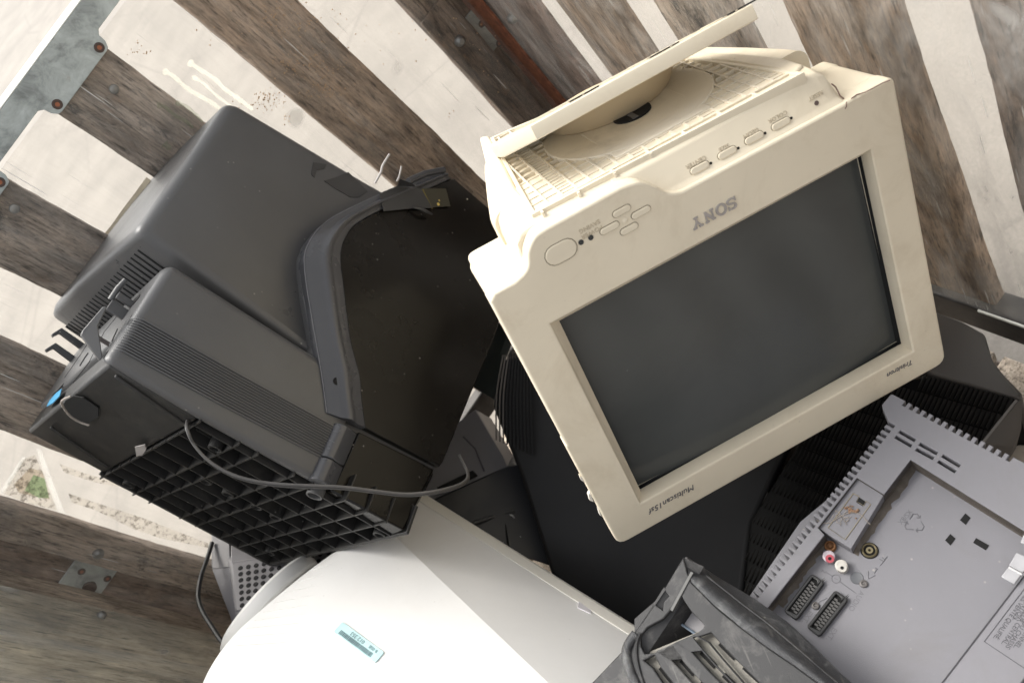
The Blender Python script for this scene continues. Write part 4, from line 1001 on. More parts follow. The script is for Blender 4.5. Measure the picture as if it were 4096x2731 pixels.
for k in range(len(lcurve)):
    f_ = k / (len(lcurve) - 1)
    Lq = lcurve[k]; Rq = ridge_pt(.05 + f_ * .95); mid_ = Lq.lerp(Rq, .5) + V((0, 0, .014))
    Dq = Lq + V((-.02, .03, -.16))
    row = []
    for t_ in [j / 9 for j in range(10)]: row.append((1 - t_) ** 2 * Lq + 2 * t_ * (1 - t_) * mid_ + t_ * t_ * Rq)
    edge = C0.lerp(C1, f_)
    m2 = Rq.lerp(edge, .5) + V((0, 0, .003))
    for t_ in [j / 6 for j in range(1, 7)]: row.append((1 - t_) ** 2 * Rq + 2 * t_ * (1 - t_) * m2 + t_ * t_ * edge)
    row.append(edge + V((.004, 0, -.012))); row.append(edge + V((-.02, 0, -.17))); row.append(Dq)
    rings.append(row)
case_w = MB().loft(rings).build("case", WHT, wm, smooth=16)
# seam strip along the right edge
sr = MB(); st = []
for k in range(13):
    f_ = k / 12; e = C0.lerp(C1, f_); r_ = A0.lerp(A1, f_); d_ = (e - r_).normalized()
    st.append([e + V((.004, 0, -.001)), e - d_ * .012 + V((0, 0, .0022)), e - d_ * .012 + V((0, 0, -.004)), e + V((.004, 0, -.008))])
sr.loft(st).build("seam_strip", CREAM, wm, bevel=.0015)
# sticker with barcode
bar_o, bar_x, bar_y = R8(125, 1165), R8(405, 1370), R8(48, 1208)
def surf(p):                                                        # nearest point of the curved left face behind a pixel
    best = None; r = ray(p)
    for i in range(len(rings) - 1):
        for j in range(9):
            a, b_, c2, d_ = [WF.w(q) for q in (rings[i][j], rings[i][j + 1], rings[i + 1][j + 1], rings[i + 1][j])]
            for tri in ((a, b_, c2), (a, c2, d_)):
                nn = (tri[1] - tri[0]).cross(tri[2] - tri[0])
                if abs(r.dot(nn)) < 1e-12: continue
                s_ = (tri[0] - CAM).dot(nn) / r.dot(nn); q = CAM + r * s_; ok = True
                for u in range(3):
                    if (tri[(u + 1) % 3] - tri[u]).cross(q - tri[u]).dot(nn) < -1e-12: ok = False
                if ok and (best is None or s_ < best): best = s_
    return WF.l(CAM + r * (best if best else .93))
b_tl, b_tr, b_bl, b_br = surf(bar_o), surf(bar_x), surf(bar_y), surf(R8(335, 1420))
sx_, sy_ = (b_tr - b_tl), (b_bl - b_tl); sn_ = sx_.cross(sy_).normalized()
if sn_.z < 0: sn_ = -sn_
L_s = sx_.length; H_s = sy_.length; ex = sx_.normalized(); ey = -(sy_ - ex * sy_.dot(ex)).normalized()
# label reads from the far end: its own x axis runs against ex
o_s_ = b_tl + sn_ * .0012; x_s, y_s = -ex, -ey
if x_s.cross(y_s).dot(sn_) < 0: y_s = -y_s
MSk = mapm(b_tl.lerp(b_br, .5) + sn_ * .0016, x_s, y_s)
STK = flat("sticker_aqua", (.50, .72, .74), .5); SIN = flat("sticker_ink", (.16, .25, .27), .6)
stk = plate("barcode_sticker", rr(-L_s / 2, -H_s / 2, L_s / 2, H_s / 2, .002), [], -.0022, 0, STK, wm, 0, MSk, smooth=0)
obj("lettering", text_mesh("012 353", .0105 * H_s / .022, .0001, MSk @ Matrix.Translation((-L_s * .10, -H_s * .20, .0003)), align='LEFT'), SIN, stk, smooth=0)
obj("lettering", text_mesh("B 05B", .0052, .0001, MSk @ Matrix.Translation((-L_s * .40, -H_s * .22, .0003)), align='LEFT'), SIN, stk, smooth=0)
bc = MB(); x = -L_s * .36; rng = random.Random(3)
while x < L_s * .40:
    wv = rng.choice((.0005, .0005, .0009, .0013)); bc.prism([MSk @ V((x, H_s * .06, .0003)), MSk @ V((x + wv, H_s * .06, .0003)), MSk @ V((x + wv, H_s * .42, .0003)), MSk @ V((x, H_s * .42, .0003))], sn_ * .0002); x += wv + rng.choice((.0004, .0006, .0009))
bc.build("barcode", SIN, stk, smooth=0)
# scrap of white tape on the shaded side
def onR(p):
    n_ = (A1 - A0).cross(C0 - A0).normalized(); return WF.l(onpl(p, WF.w(A0), n_)), (n_ if n_.z > 0 else -n_)
tq = [onR(R8(*p)) for p in ((1695, 1035), (1785, 1070), (1775, 1130), (1688, 1088))]
MB().prism([q + nn * .006 for q, nn in tq], tq[0][1] * .0012).build("tape_scrap", flat("tape_white", (.75, .73, .76), .4), wm, smooth=0)
# ventilation ribs down the left flank
for k in range(9):
    f_ = .22 + k * .055; i = min(int(f_ * (len(rings) - 1)), len(rings) - 2)
    f2 = f_ * (len(rings) - 1) - i
    mp_ = lambda j: rings[i][j].lerp(rings[i + 1][j], f2)
    MB().tube([mp_(0).lerp(mp_(1), .3), mp_(1), mp_(2), mp_(2).lerp(mp_(3), .5 + .04 * k)], [.0007, .0008, .0007, .0002], 8).build("flank_rib", WHT, wm)

# round swivel foot standing on edge behind it
DF = Fr(P(R7(1900, 900), 1.06))
foot_w = thing("swivel_base", "white round swivel foot stood on edge between perforated grey case and white case", "swivel base", DF)
DGR = plastic("off_white_foot", (.66, .66, .65), .4, var=.04, bump=.08)
e_a, e_b = DF.d(R7(2010, 715), 1.08), DF.d(R7(1570, 1290), 1.02)
axd = (e_b - e_a); cen_ = DF.d(R7(1860, 1085), 1.06); nrm_ = wor(V((.77, .61, -.17))).normalized()
vx = (axd - nrm_ * axd.dot(nrm_)).normalized(); R0_ = .078
prof_ = [(0, -.022), (R0_ * .9, -.022), (R0_ * .98, -.018), (R0_, -.010), (R0_ * .985, -.003), (R0_ * .95, 0)]
for k in range(7):
    r_ = R0_ * (.93 - k * .055); prof_ += [(r_, 0), (r_ - .001, -.0022), (r_ - .0042, -.0022), (r_ - .0052, 0)]
prof_ += [(R0_ * .45, 0), (R0_ * .42, .012), (0, .013)]
MB().lathe(cen_, nrm_, prof_, 72).build("disc", DGR, foot_w, smooth=30)

# ================================================================== PERFORATED GREY CASE
GRY = plastic("cool_grey", (.19, .185, .195), .5, var=.06, bump=.2, grain=1500, dirt=(.1, .09, .08), dirt_amt=.25)
GRD = plastic("slate_grey", (.085, .083, .095), .5, var=.08, bump=.2)
HOLE = flat("vent_hole_black", (.012, .012, .013), .9)
PF = Fr(P(R7(1560, 780), 1.16))
pg = thing("perforated_case", "grey plastic case with rows of round vent holes, half hidden under the black television", "electronics case", PF)
pd = lambda p, d: PF.d(R7(*p), d)
f0, f1, f2, f3 = pd((1550, 765), 1.16), pd((2420, 610), 1.12), pd((2250, 1010), 1.07), pd((1580, 1085), 1.10)
back = V((-.02, .17, -.03))
MB().hull2([f0, f1, f2, f3], [f0 + back, f1 + back, f2 + back + V((0, 0, -.04)), f3 + back + V((0, 0, -.04))]).build("perforated_front", GRY, pg, bevel=.003)
t0, t1, t2, t3 = pd((1425, 560), 1.22), pd((1545, 540), 1.21), pd((2450, 420), 1.18), f1
MB().hull2([pd((1545, 600), 1.20), pd((2440, 480), 1.18), f1 + V((0, 0, .001)), f0 + V((0, 0, .001))], [q + V((0, .06, -.06)) for q in (pd((1545, 600), 1.20), pd((2440, 480), 1.18), f1, f0)]).build("top_panel", GRY, pg, bevel=.003)
MB().hull2([pd((1420, 560), 1.20), pd((1546, 590), 1.20), pd((1553, 790), 1.163), pd((1422, 803), 1.18)], [q + V((.02, .1, -.03)) for q in (pd((1420, 560), 1.20), pd((1546, 590), 1.20), pd((1553, 790), 1.163), pd((1422, 803), 1.18))]).build("side_panel", GRY, pg, bevel=.002)
MB().hull2([pd((1422, 806), 1.18), pd((1552, 794), 1.163), pd((1577, 1085), 1.102), pd((1640, 1330), 1.07), pd((1610, 1330), 1.08), pd((1540, 1110), 1.12)], [q + V((.05, .09, -.02)) for q in (pd((1422, 806), 1.18), pd((1552, 794), 1.163), pd((1577, 1085), 1.102), pd((1640, 1330), 1.07), pd((1610, 1330), 1.08), pd((1540, 1110), 1.12))]).build("lower_flank", GRD, pg, bevel=.002)
MB().hull2([f3 + V((0, 0, -.001)), f2 + V((0, 0, -.001)), pd((2200, 1300), 1.03), pd((1640, 1330), 1.068)], [q + V((0, .12, -.05)) for q in (f3, f2, pd((2200, 1300), 1.03), pd((1640, 1330), 1.068))]).build("lower_front", GRD, pg, bevel=.002)
nf = (f1 - f0).cross(f3 - f0).normalized(); 
if nf.y > 0: nf = -nf
for i in range(13):
    for k in range(7):
        u, v_ = .075 + i * .064, .12 + k * .128
        q = f0 + (f1 - f0) * u + (f3 - f0) * v_ + ((f2 - f1) - (f3 - f0)) * u * v_
        MB().cyl(q - nf * .001, q + nf * .0005, .0034, n=12).build("vent_hole", HOLE, pg)

# thin black cable hanging down beside it
BC = flat("black_rubber", (.018, .018, .018), .45)
kf = Fr(P(R7(1370, 950), 1.12))
kt = thing("black_cable", "thin black cable hanging in front of the dark corner boards beside the perforated grey case", "cable", kf)
MB().tube(spl([kf.d(R7(*p), d) for p, d in (((1425, 620), 1.19), ((1395, 720), 1.17), ((1350, 850), 1.13), ((1332, 980), 1.11), ((1360, 1080), 1.09), ((1420, 1180), 1.07), ((1480, 1270), 1.05), ((1530, 1330), 1.04), ((1640, 1450), 1.02))], 6), .0032, 8).build("cord", BC, kt)

# ================================================================== BIG BLACK TELEVISION low in the heap
BT = plastic("matt_black", (.007, .007, .0075), .45, spec=.25, var=.2, bump=.25, grain=1200, dirt=(.014, .014, .014), dirt_amt=.3, dirt_scale=9)
BTW = plastic("grey_black_hump", (.066, .060, .055), .5, var=.1, bump=.3, grain=1100)
BF = Fr(P((3100, 2000), .95) + V((0, 0, -.05)))
def bz(p, z): r = ray(p); return BF.l(CAM + r * (z / r.z))
bt = thing("black_ribbed_television", "wide black television with a ridged vent panel, deep in the heap under the beige monitor", "television", BF)
bp = lambda p, d: BF.d(p, d)
S0 = [bp((2010, 1425), 1.10), bp((1962, 1620), 1.10), bp((2075, 1900), 1.10), bp((2200, 2300), 1.09), bp((2500, 2600), 1.06), bz((2960, 2480), -.96), bz((3010, 2100), -.952), bz((3200, 1700), -.945), bp((2600, 1350), 1.12)]
MB().hull2(S0, [q + V((0, .02, -.15)) for q in S0]).build("smooth_flank", BT, bt, bevel=.008, seg=3)
# fine ribs at the far end
for k in range(11):
    p0 = (2012 + k * 11, 1420 - k * 1.5); p1 = (1985 + k * 14.5, 1760 + k * 6)
    q = [bp(p0, 1.0965), bp(((p0[0] + p1[0]) / 2 - 12 + k, (p0[1] + p1[1]) / 2 - 10), 1.090), bp(p1, 1.094)]
    MB().tube(spl(q, 5), .0011, 6).build("flank_rib", BTW if k < 3 else BT, bt)
R_ = [((2960, 2520), -.945), ((3000, 2080), -.94), ((3330, 1560), -.94), ((3724, 1505), -.94), ((4066, 1594), -.94), ((3929, 1765), -.94), ((3400, 2400), -.945)]
rp = [bz(p, d) for p, d in R_]
MB().hull2(rp, [q + V((0, 0, -.14)) for q in rp]).build("ridged_panel", plastic("vent_black", (.003, .003, .003), .7, spec=.08, bump=0), bt, bevel=.003)  # near black: shadow lying over the panel is put into the colour
# ridges: saw-tooth bars across the panel in staggered rows
pn = (rp[4] - rp[3]).cross(rp[0] - rp[3]).normalized()
if pn.z < 0: pn = -pn
u0, uv, vv = rp[3], (rp[4] - rp[3]), (rp[0] - rp[3])
rg = MB()
poly2 = [(((q - u0).dot(uv) / uv.length_squared), ((q - u0).dot(vv) / vv.length_squared)) for q in rp]
lu = uv.normalized(); lv = (vv - lu * vv.dot(lu)).normalized()
p2d = [((q - u0).dot(lu), (q - u0).dot(lv)) for q in rp]
mnx, mxx = min(p[0] for p in p2d), max(p[0] for p in p2d); mny, mxy = min(p[1] for p in p2d), max(p[1] for p in p2d)
ia, ib = int((mxx - mnx) / .0050) + 1, int((mxy - mny) / .0215) + 1
def ph(x, y): return u0 + lu * x + lv * y
pl_h = lambda q: q + pn * (-(q - u0).dot(pn)) 
for i in range(ia):
    for k in range(ib):
        x = mnx + i * .0050; y = mny + k * .0215
        if inside((x, y + .012), p2d) and inside((x, y + .004), p2d):
            a = ph(x, y); 
            rg.add([a + lu * -.0020, a + lu * .0020, a + lu * .0020 + lv * .0205, a + lu * -.0020 + lv * .0205, a + pn * .002 + lv * .001, a + pn * .0042 + lv * .0195], [[0, 1, 4], [1, 2, 5, 4], [2, 3, 5], [3, 0, 4, 5], [0, 3, 2, 1]])
rg.build("vent_ridges", plastic("ridge_black", (.013, .012, .011), .55, var=.1, bump=.1, spec=.2), bt, smooth=0)  # paler than the panel: light caught by the ridges put into the colour
H = [((3724, 1500), -.938), ((3560, 1400), -.94), ((3700, 1228), -.985), ((3850, 1285), -.988), ((3938, 1332), -.986), ((3968, 1436), -.975), ((4012, 1492), -.962), ((4084, 1566), -.945), ((4090, 1594), -.939), ((4064, 1588), -.937)]
hp = [bz(p, d) for p, d in H]
MB().hull2(hp, [q + V((-.012, 0, -.16)) for q in hp]).build("rear_hump", BTW, bt, bevel=.008, seg=3)
E_ = [((4068, 1596), -.942), ((4092, 1592), -.942), ((4086, 1710), -.975), ((4052, 1790), -.985), ((3925, 1775), -.945)]
ep = [bz(p, d) for p, d in E_]
MB().hull2(ep, [q + V((-.02, .02, -.12)) for q in ep]).build("end_cheek", BTW, bt, bevel=.003)
MB().tube([bz((4066, 1600), -.937), bz((3932, 1768), -.937)], .0014, 6).build("worn_or_lit_edge", plastic("scuffed_edge", (.16, .15, .14), .7, var=.4, bump=0), bt)
MB().tube([bp((2582, 2135), 1.075), bp((2597, 2260), 1.07), bp((2618, 2380), 1.06)], .0007, 6).build("scratch_mark", plastic("scratch_grey", (.05, .05, .05), .5, bump=0), bt)

# dark casing beyond, in the gap between the two televisions
xf = Fr(P((1985, 1480), 1.2))
xt = thing("dark_casing", "small dark greenish casing wedged in the gap left of the beige monitor", "casing", xf)
q = [xf.d(R5(*p), d) for p, d in (((1160, 640), 1.18), ((1270, 760), 1.17), ((1215, 900), 1.15), ((1150, 1182), 1.16), ((1030, 1112), 1.18), ((1060, 800), 1.2))]
MB().hull2(q, [a + V((0, .012, .004)) for a in q]).build("shell", plastic("bottle_black", (.030, .036, .034), .35, var=.3, bump=.1), xt, bevel=.003)

# grey-topped device with a black front
yf = Fr(P((1950, 1900), 1.12))
yt = thing("grey_black_device", "grey topped device with a black front and white marks, squeezed under the black television", "electronics", yf)
yd = lambda p, d: yf.d(p, d * 1.07 + .02)
tq = [yd(R5(1010, 1235), 1.16), yd(R5(1200, 1562), 1.12), yd(R8(1226, 104), 1.10), yd(R8(700, 345), 1.09), yd(R8(560, 60), 1.12)]
MB().hull2(tq, [a + V((0, .02, -.06)) for a in tq]).build("top_cover", GRY, yt, bevel=.002)
MB().tube([yd(R5(930, 1420), 1.127), yd(R8(1010, -10), 1.115), yd(R8(1070, 140), 1.10)], .0012, 6).build("cover_seam", GRD, yt)
fq = [yd(R8(690, 350), 1.088), yd(R8(1227, 108), 1.098), yd(R8(1330, 90), 1.095), yd(R8(1420, 380), 1.085), yd(R8(1580, 800), 1.06), yd(R8(1100, 640), 1.05)]
DKB = plastic("blue_black", (.012, .013, .017), .4, var=.15, bump=.1)
MB().hull2(fq, [a + V((0, .06, -.05)) for a in fq]).build("black_front", DKB, yt, bevel=.002)
MB().tube([yd(R8(1000, 490), 1.062), yd(R8(1190, 430), 1.074), yd(R8(1270, 410), 1.078)], .0035, 8).build("front_ledge", plastic("ledge_black", (.035, .035, .037), .4), yt)
MB().tube([yd(R8(1160, 300), 1.084), yd(R8(1205, 450), 1.072), yd(R8(1240, 700), 1.05)], .0013, 6).build("front_seam", BT, yt)
WM_ = flat("white_mark", (.55, .55, .56), .5)
for p, r in (((1310, 583), .0022), ((1284, 667), .0022)):
    c2 = yd(R8(*p), 1.066); MB().lathe(c2, (0, -.6, .8), [(r, 0), (r * .7, r * .5), (0, r * .6)], 10).build("white_mark", WM_, yt)
MB().tube([yd(R8(1238, 432), 1.074), yd(R8(1260, 440), 1.073), yd(R8(1273, 455), 1.071)], .0012, 6).build("white_mark", WM_, yt)
MB().box(yd(R8(1160, 615), 1.055) - V((.005, .004, .004)), yd(R8(1215, 650), 1.055) + V((.004, .004, .004))).build("socket_tab", flat("dull_steel", (.3, .3, .3), .4), yt, bevel=.002)
MB().bar(yd(R8(760, 265), 1.078), yd(R8(1000, 150), 1.096), .010, .006, (0, 0, 1)).build("handle_slot", BLACK, yt)

# ================================================================== GREY TELEVISION, its back with the sockets facing up
gn = V((.14, -.10, .985)).normalized(); gx = V((-.985, .05, .15)); gx = (gx - gn * gx.dot(gn)).normalized(); gy = gn.cross(gx)
GF = Fr(P(R6(1460, 1140), .765), gx, gy, gn)                        # x to the picture's lower left, y to its lower right, z up
GTV = plastic("blue_grey_case", (.185, .183, .20), .5, var=.06, bump=.4, grain=2200, dirt=(.13, .12, .11), dirt_amt=.35, dirt_scale=10, specks=.45, speck_col=(.5, .46, .4))
DUST = plastic("caked_dust", (.115, .098, .082), .95, var=.35, bump=1.0, grain=500, dirt=(.20, .18, .155), dirt_amt=.7, dirt_scale=60)
SOCK = plastic("socket_black", (.018, .018, .018), .4, var=.1, bump=.05)
gt = thing("grey_television", "grey television lying face down, two scart sockets in the dusty recess of its back", "television", GF)
def gp(p, z=0.0): return GF.at(p, 2, z)
def g2(p, z=0.0): q = gp(p, z); return (q.x, q.y)
Zt = zr(3700, 2150, .37044); Zs = zr(3200, 2000, .3188)
# outline with comb teeth along two edges
c0, c1 = g2(R6(1395, 1205)), g2(R6(1460, 1135))
ea, eb = g2(R6(1440, 1320)), g2(R9(500, 985))
ta, tb = g2(R6(1555, 1180)), g2(R9(2310, 60))
ol = []
# along the left comb, running back towards the corner
nt_ = 33
E1 = V((*eb, 0)); E0 = V((*ea, 0)); dv = (E0 - E1); inn = V((dv.y, -dv.x, 0)).normalized()
if inn.dot(V((*g2(R9(1700, 700)), 0)) - E1) < 0: inn = -inn
far_ = E1 - dv * .75
ol.append((far_.x, far_.y))
ext = 8
for k in range(-ext, nt_):
    a = E1 + dv * (k / nt_); b_ = E1 + dv * ((k + .52) / nt_)
    ol += [(a.x, a.y), (b_.x, b_.y), ((b_ + inn * .0068).x, (b_ + inn * .0068).y)]
    c_2 = E1 + dv * ((k + 1) / nt_) + inn * .0068; ol.append((c_2.x, c_2.y))
ol += [(E0.x, E0.y), g2(R6(1400, 1225)), g2(R6(1398, 1205)), g2(R6(1455, 1138)), g2(R6(1470, 1136))]
T0, T1 = V((*ta, 0)), V((*tb, 0)); dt_ = T1 - T0; in2 = V((-dt_.y, dt_.x, 0)).normalized()
if in2.dot(V((*g2(R9(1700, 700)), 0)) - T0) < 0: in2 = -in2
nn_ = 15
for k in range(nn_):
    a = T0 + dt_ * (k / nn_); b_ = T0 + dt_ * ((k + .45) / nn_)
    ol += [(a.x, a.y), ((a + in2 * .0052).x, (a + in2 * .0052).y), ((b_ + in2 * .0052).x, (b_ + in2 * .0052).y), (b_.x, b_.y)]
T2 = T0 + dt_ * 1.9; ol.append((T2.x, T2.y)); B2 = T2 + (far_ - E0) * 1.0; ol.append((B2.x, B2.y))
rec = [R9(1590, 65), R9(1412, 298), R9(1230, 185), R9(968, 520), R9(1012, 568), R9(640, 1045), R9(-60, 1930), R9(1300, 2800), R9(1800, 1564), R9(2352, 845), R9(2480, 622)]
rec2 = [g2(p) for p in rec]
vs_ = [(R6(1515, 1385), R6(1620, 1445)), (R6(1488, 1420), R6(1596, 1482)), (R9(1803, 35), R9(1922, 105)), (R9(1776, 73), R9(1893, 143)), (R6(1650, 1468), R6(1768, 1533)), (R6(1628, 1504), R6(1744, 1566))]
sv = []
for a, b_ in vs_:
    A, B = V((*g2(a), 0)), V((*g2(b_), 0)); d_ = (B - A).normalized(); nn2 = V((-d_.y, d_.x, 0)) * .0015
    sv.append([(q.x, q.y) for q in (A - nn2, B - nn2, B + nn2, A + nn2)])
plate("case_back", ol, [rec2] + sv, -.012, 0, GTV, gt, .0008, smooth=30)
MB().prism([gp(p, -.0128) for p in (R6(1470, 1420), R6(1520, 1360), R9(1960, 90), R9(1890, 170))], (0, 0, -.0008)).build("vent_dark_sheet", BLACK, gt, smooth=0)  # added black sheet, keeps the inside of the slots dark
# walls of the case below the vents (dark slots under the comb)
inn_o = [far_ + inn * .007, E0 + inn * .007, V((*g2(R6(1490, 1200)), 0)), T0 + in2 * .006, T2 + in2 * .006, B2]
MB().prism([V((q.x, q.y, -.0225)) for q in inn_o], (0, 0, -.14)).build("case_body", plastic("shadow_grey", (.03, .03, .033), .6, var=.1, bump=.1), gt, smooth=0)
# teeth carried down the sides
tm = MB()
for k in range(-ext, nt_):
    a = E1 + dv * (k / nt_); b_ = E1 + dv * ((k + .5) / nt_)
    tm.prism([a + V((0, 0, -.0115)), b_ + V((0, 0, -.0115)), b_ + inn * .007 + V((0, 0, -.0115)), a + inn * .007 + V((0, 0, -.0115))], (0, 0, -.03))
for k in range(nn_):
    a = T0 + dt_ * ((k + .47) / nn_); b_ = T0 + dt_ * ((k + .98) / nn_)
    tm.prism([a + V((0, 0, -.0115)), b_ + V((0, 0, -.0115)), b_ + in2 * .006 + V((0, 0, -.0115)), a + in2 * .006 + V((0, 0, -.0115))], (0, 0, -.03))
tm.build("comb_teeth", GTV, gt, smooth=0)
# recess floor, dusty walls, raised fuse block, label step
RZ = -.017
plate("recess_floor", [g2(p, RZ) for p in (R9(1500, -60), R9(850, 480), R9(480, 1020), R9(-300, 2000), R9(1300, 2900), R9(3000, 1600), R9(2900, 700))], [], RZ - .004, RZ, GTV, gt, 0, smooth=0)
wl_ = MB()
for i in range(len(rec2)):
    if i in (7, 8, 9): continue
    a, b_ = V((*rec2[i], -.0008)), V((*rec2[(i + 1) % len(rec2)], -.0008))
    wl_.add([a, b_, b_ + V((0, 0, RZ + .0006)), a + V((0, 0, RZ + .0006))], [[0, 1, 2, 3]])
o = wl_.build("dusty_wall", DUST, gt, smooth=0)
blk_ = [R9(1230, 185), R9(1412, 298), R9(1190, 662), R9(1035, 566), R9(968, 520)]
plate("fuse_block", [g2(p, -.004) for p in blk_], [], -.0195, -.004, GTV, gt, .0006, smooth=30)
bw = MB(); bb_ = [gp(p, -.0048) for p in (R9(1412, 298), R9(1190, 662), R9(1035, 566))]
of_ = (gp(R9(1440, 310), -.0048) - gp(R9(1412, 298), -.0048))
for a, b_ in zip(bb_, bb_[1:]): bw.add([a + of_ * .02, b_ + of_ * .02, b_ + of_ * .02 + V((0, 0, -.012)), a + of_ * .02 + V((0, 0, -.012))], [[0, 1, 2, 3]])
bw.build("dusty_wall", DUST, gt, smooth=0)
# dirt packed into the foot of the walls
dk = MB()
for a, b_ in ((R9(1600, 110), R9(1200, 690)), (R9(1012, 590), R9(700, 1040))):
    A, B = gp(a, RZ), gp(b_, RZ); n_ = 22; r_ = []
    for k in range(n_ + 1):
        q = A.lerp(B, k / n_) + V((random.uniform(-.0008, .0008), random.uniform(-.0008, .0008), 0)); wd_ = (.0035 + random.random() * .0025)
        s_ = V(((B - A).y, -(B - A).x, 0)).normalized()
        r_.append([q - s_ * wd_, q + V((0, 0, .0018 + random.random() * .001)), q + s_ * wd_, q + V((0, 0, -.001))])
    dk.loft(r_)
dk.build("dust_bank", DUST, gt, smooth=60)
cov = [R9(1205, 290), R9(1245, 312), R9(1228, 345), R9(1275, 372), R9(1290, 342), R9(1322, 362), R9(1150, 600), R9(1035, 520)]
cp_ = [gp(p, -.0036) for p in cov]
MB().tube(cp_ + [cp_[0]], .00042, 5).build("cover_outline", GROOVE, gt)
MB().prism([gp(p, -.0039) for p in (R9(1240, 315), R9(1285, 345), R9(1268, 376), R9(1224, 348))], (0, 0, .0006)).build("latch_hole", BLACK, gt, smooth=0)
# dry cobweb crumbs
CRB = flat("dry_crumbs", (.24, .15, .095), .9); WEB = flat("cobweb", (.30, .265, .23), .9)
cb = MB(); wb = MB()
for k in range(26):
    q = gp(R9(random.gauss(1200, 22), random.gauss(405, 18)), -.0034); r = random.uniform(.0006, .0016)
    cb.tube([q, q + V((random.uniform(-1, 1), random.uniform(-1, 1), .3)) * .0016], [r, r * .6], 5)
for k in range(30):
    q = gp(R9(random.gauss(1120, 30), random.gauss(455, 20)), -.0034)
    wb.tube([q, q + V((random.uniform(-1, 1), random.uniform(-1, 1), .2)) * .004], .00022, 4)
wb.tube(spl([gp(R9(*p), -.003) for p in ((960, 470), (1010, 490), (1060, 480), (1110, 450), (1180, 420), (1250, 430), (1290, 470), (1320, 500))], 4), .0003, 5)
cb.build("dead_leaves", CRB, gt)['kind'] = 'stuff'; wb.build("cobweb", WEB, gt)['kind'] = 'stuff'
# sockets
def ring(p, prof, mat, name, z=RZ, n=28):
    q = gp(p, z); return MB().lathe((q.x, q.y, q.z), (0, 0, 1), prof, n).build(name, mat, gt)
BRASS = flat("tarnished_brass", (.20, .17, .10), .4, .7); RED = flat("socket_red", (.36, .05, .07), .5); PALEW = flat("socket_white", (.50, .48, .44), .5)
LILAC = flat("socket_rim", (.42, .37, .40), .4)
rca = [(.0052, 0), (.0052, .007), (.0046, .0074), (.0030, .0074)]
for p, inn_m, name in ((R9(1047, 728), RED, "audio_socket"), (R9(1130, 790), PALEW, "audio_socket")):
    r_ = ring(p, rca + [(.0030, .0072), (0, .0072)], LILAC if inn_m is RED else PALEW, name)
    q = gp(p, RZ + .0075)
    plate("socket_core", [(q.x + .0037 * math.cos(a * .2618), q.y + .0037 * math.sin(a * .2618)) for a in range(24)], [], RZ + .0068, RZ + .0077, inn_m, r_, 0, smooth=0)
    MB().cyl((q.x, q.y, RZ + .006), (q.x, q.y, RZ + .0080), .0015, n=14).build("socket_bore", BLACK, r_)
ring(R9(1052, 650), [(.0050, 0), (.0050, .003), (.0044, .004), (.0036, .004), (.0034, .001), (.0016, .0005), (.0014, .003), (0, .003)], flat("orange_rust", (.24, .11, .04), .7), "rusty_socket")
an = ring(R9(1315, 675), [(.0067, .0002), (.0064, .0022), (.0056, .0028), (.0050, .0024), (.0046, .0004), (.0032, .0004), (.0029, .0018), (.0012, .0018), (.0010, .0006), (0, .0006)], BRASS, "aerial_socket")
ring(R9(1314, 674), [(.0074, .0001), (.0070, .0006), (.0064, .0006)], BLACK, "aerial_rim")
ring(R9(1228, 858), [(.0054, .0001), (.0051, .0007), (.0040, .0005), (0, .0003)], plastic("recessed_disc", (.10, .105, .115), .5, bump=0), "blank_socket")
for p in (R9(1275, 898), R9(952, 1045)):
    ring(p, [(.0034, 0), (.0032, .0016), (.0022, .0022), (.0018, .0022), (.0016, .0012), (.0008, .0010), (.0007, .0018), (0, .0018)], flat("screw_grey", (.13, .12, .115), .5, .2), "screw", n=18)
def scart(pts):
    q = [gp(p, RZ) for p in pts]; c_3 = sum(q, V()) / 4
    ax_ = ((q[3] + q[2]) / 2 - (q[0] + q[1]) / 2); L_ = ax_.length; ax_.normalize(); W_2 = (q[1] - q[0]).length; ay_ = V((0, 0, 1)).cross(ax_)
    if ay_.dot(q[1] - q[0]) < 0: flip_ = -1
    else: flip_ = 1
    ay_ = ay_ * flip_
    M_ = mapm(c_3, ax_, ay_) if flip_ == 1 else mapm(c_3, ax_, ay_)
    L2, W2_ = L_ / 2, W_2 / 2
    out_ = rr(-L2, -W2_, L2, W2_, .0028)
    inn2 = [(-L2 + .0028, -W2_ + .0026), (-L2 + .0028, W2_ * .1), (-L2 + .0052, W2_ * .45), (-L2 + .0026, W2_ - .003), (L2 - .0045, W2_ - .0026), (L2 - .0026, -W2_ + .0026)]
    zz_ = (0, .0042) if flip_ == 1 else (-.0042, 0)
    s_ = plate("scart_socket", out_, [inn2], zz_[0], zz_[1], SOCK, gt, .0008, M_, smooth=30)
    sg_ = flip_
    plate("contact_bed", rr(-L2 + .002, -W2_ + .002, L2 - .002, W2_ - .002, .001), [], min(0, .0012 * sg_), max(0, .0012 * sg_), BLACK, s_, 0, M_, smooth=0)
    cm_ = MB()
    for r_ in (-1, 1):
        for k in range(10):
            u = -L2 + .0065 + k * (L_ - .0125) / 9.3 + (.0012 if r_ > 0 else 0)
            a, b_ = M_ @ V((u, r_ * W2_ * .26, .0012 * sg_)), None
            h = .0020
            cm_.prism([M_ @ V((u - .0009, r_ * W2_ * .26 - .0016, .0012 * sg_)), M_ @ V((u + .0009, r_ * W2_ * .26 - .0016, .0012 * sg_)), M_ @ V((u + .0009, r_ * W2_ * .26 + .0016, .0012 * sg_)), M_ @ V((u - .0009, r_ * W2_ * .26 + .0016, .0012 * sg_))], (0, 0, .0012))
    cm_.build("contacts", plastic("contact_grey", (.075, .072, .07), .5, bump=0), s_, smooth=0)
    return s_
scart([R9(925, 842), R9(1022, 888), R9(828, 1152), R9(738, 1085)])
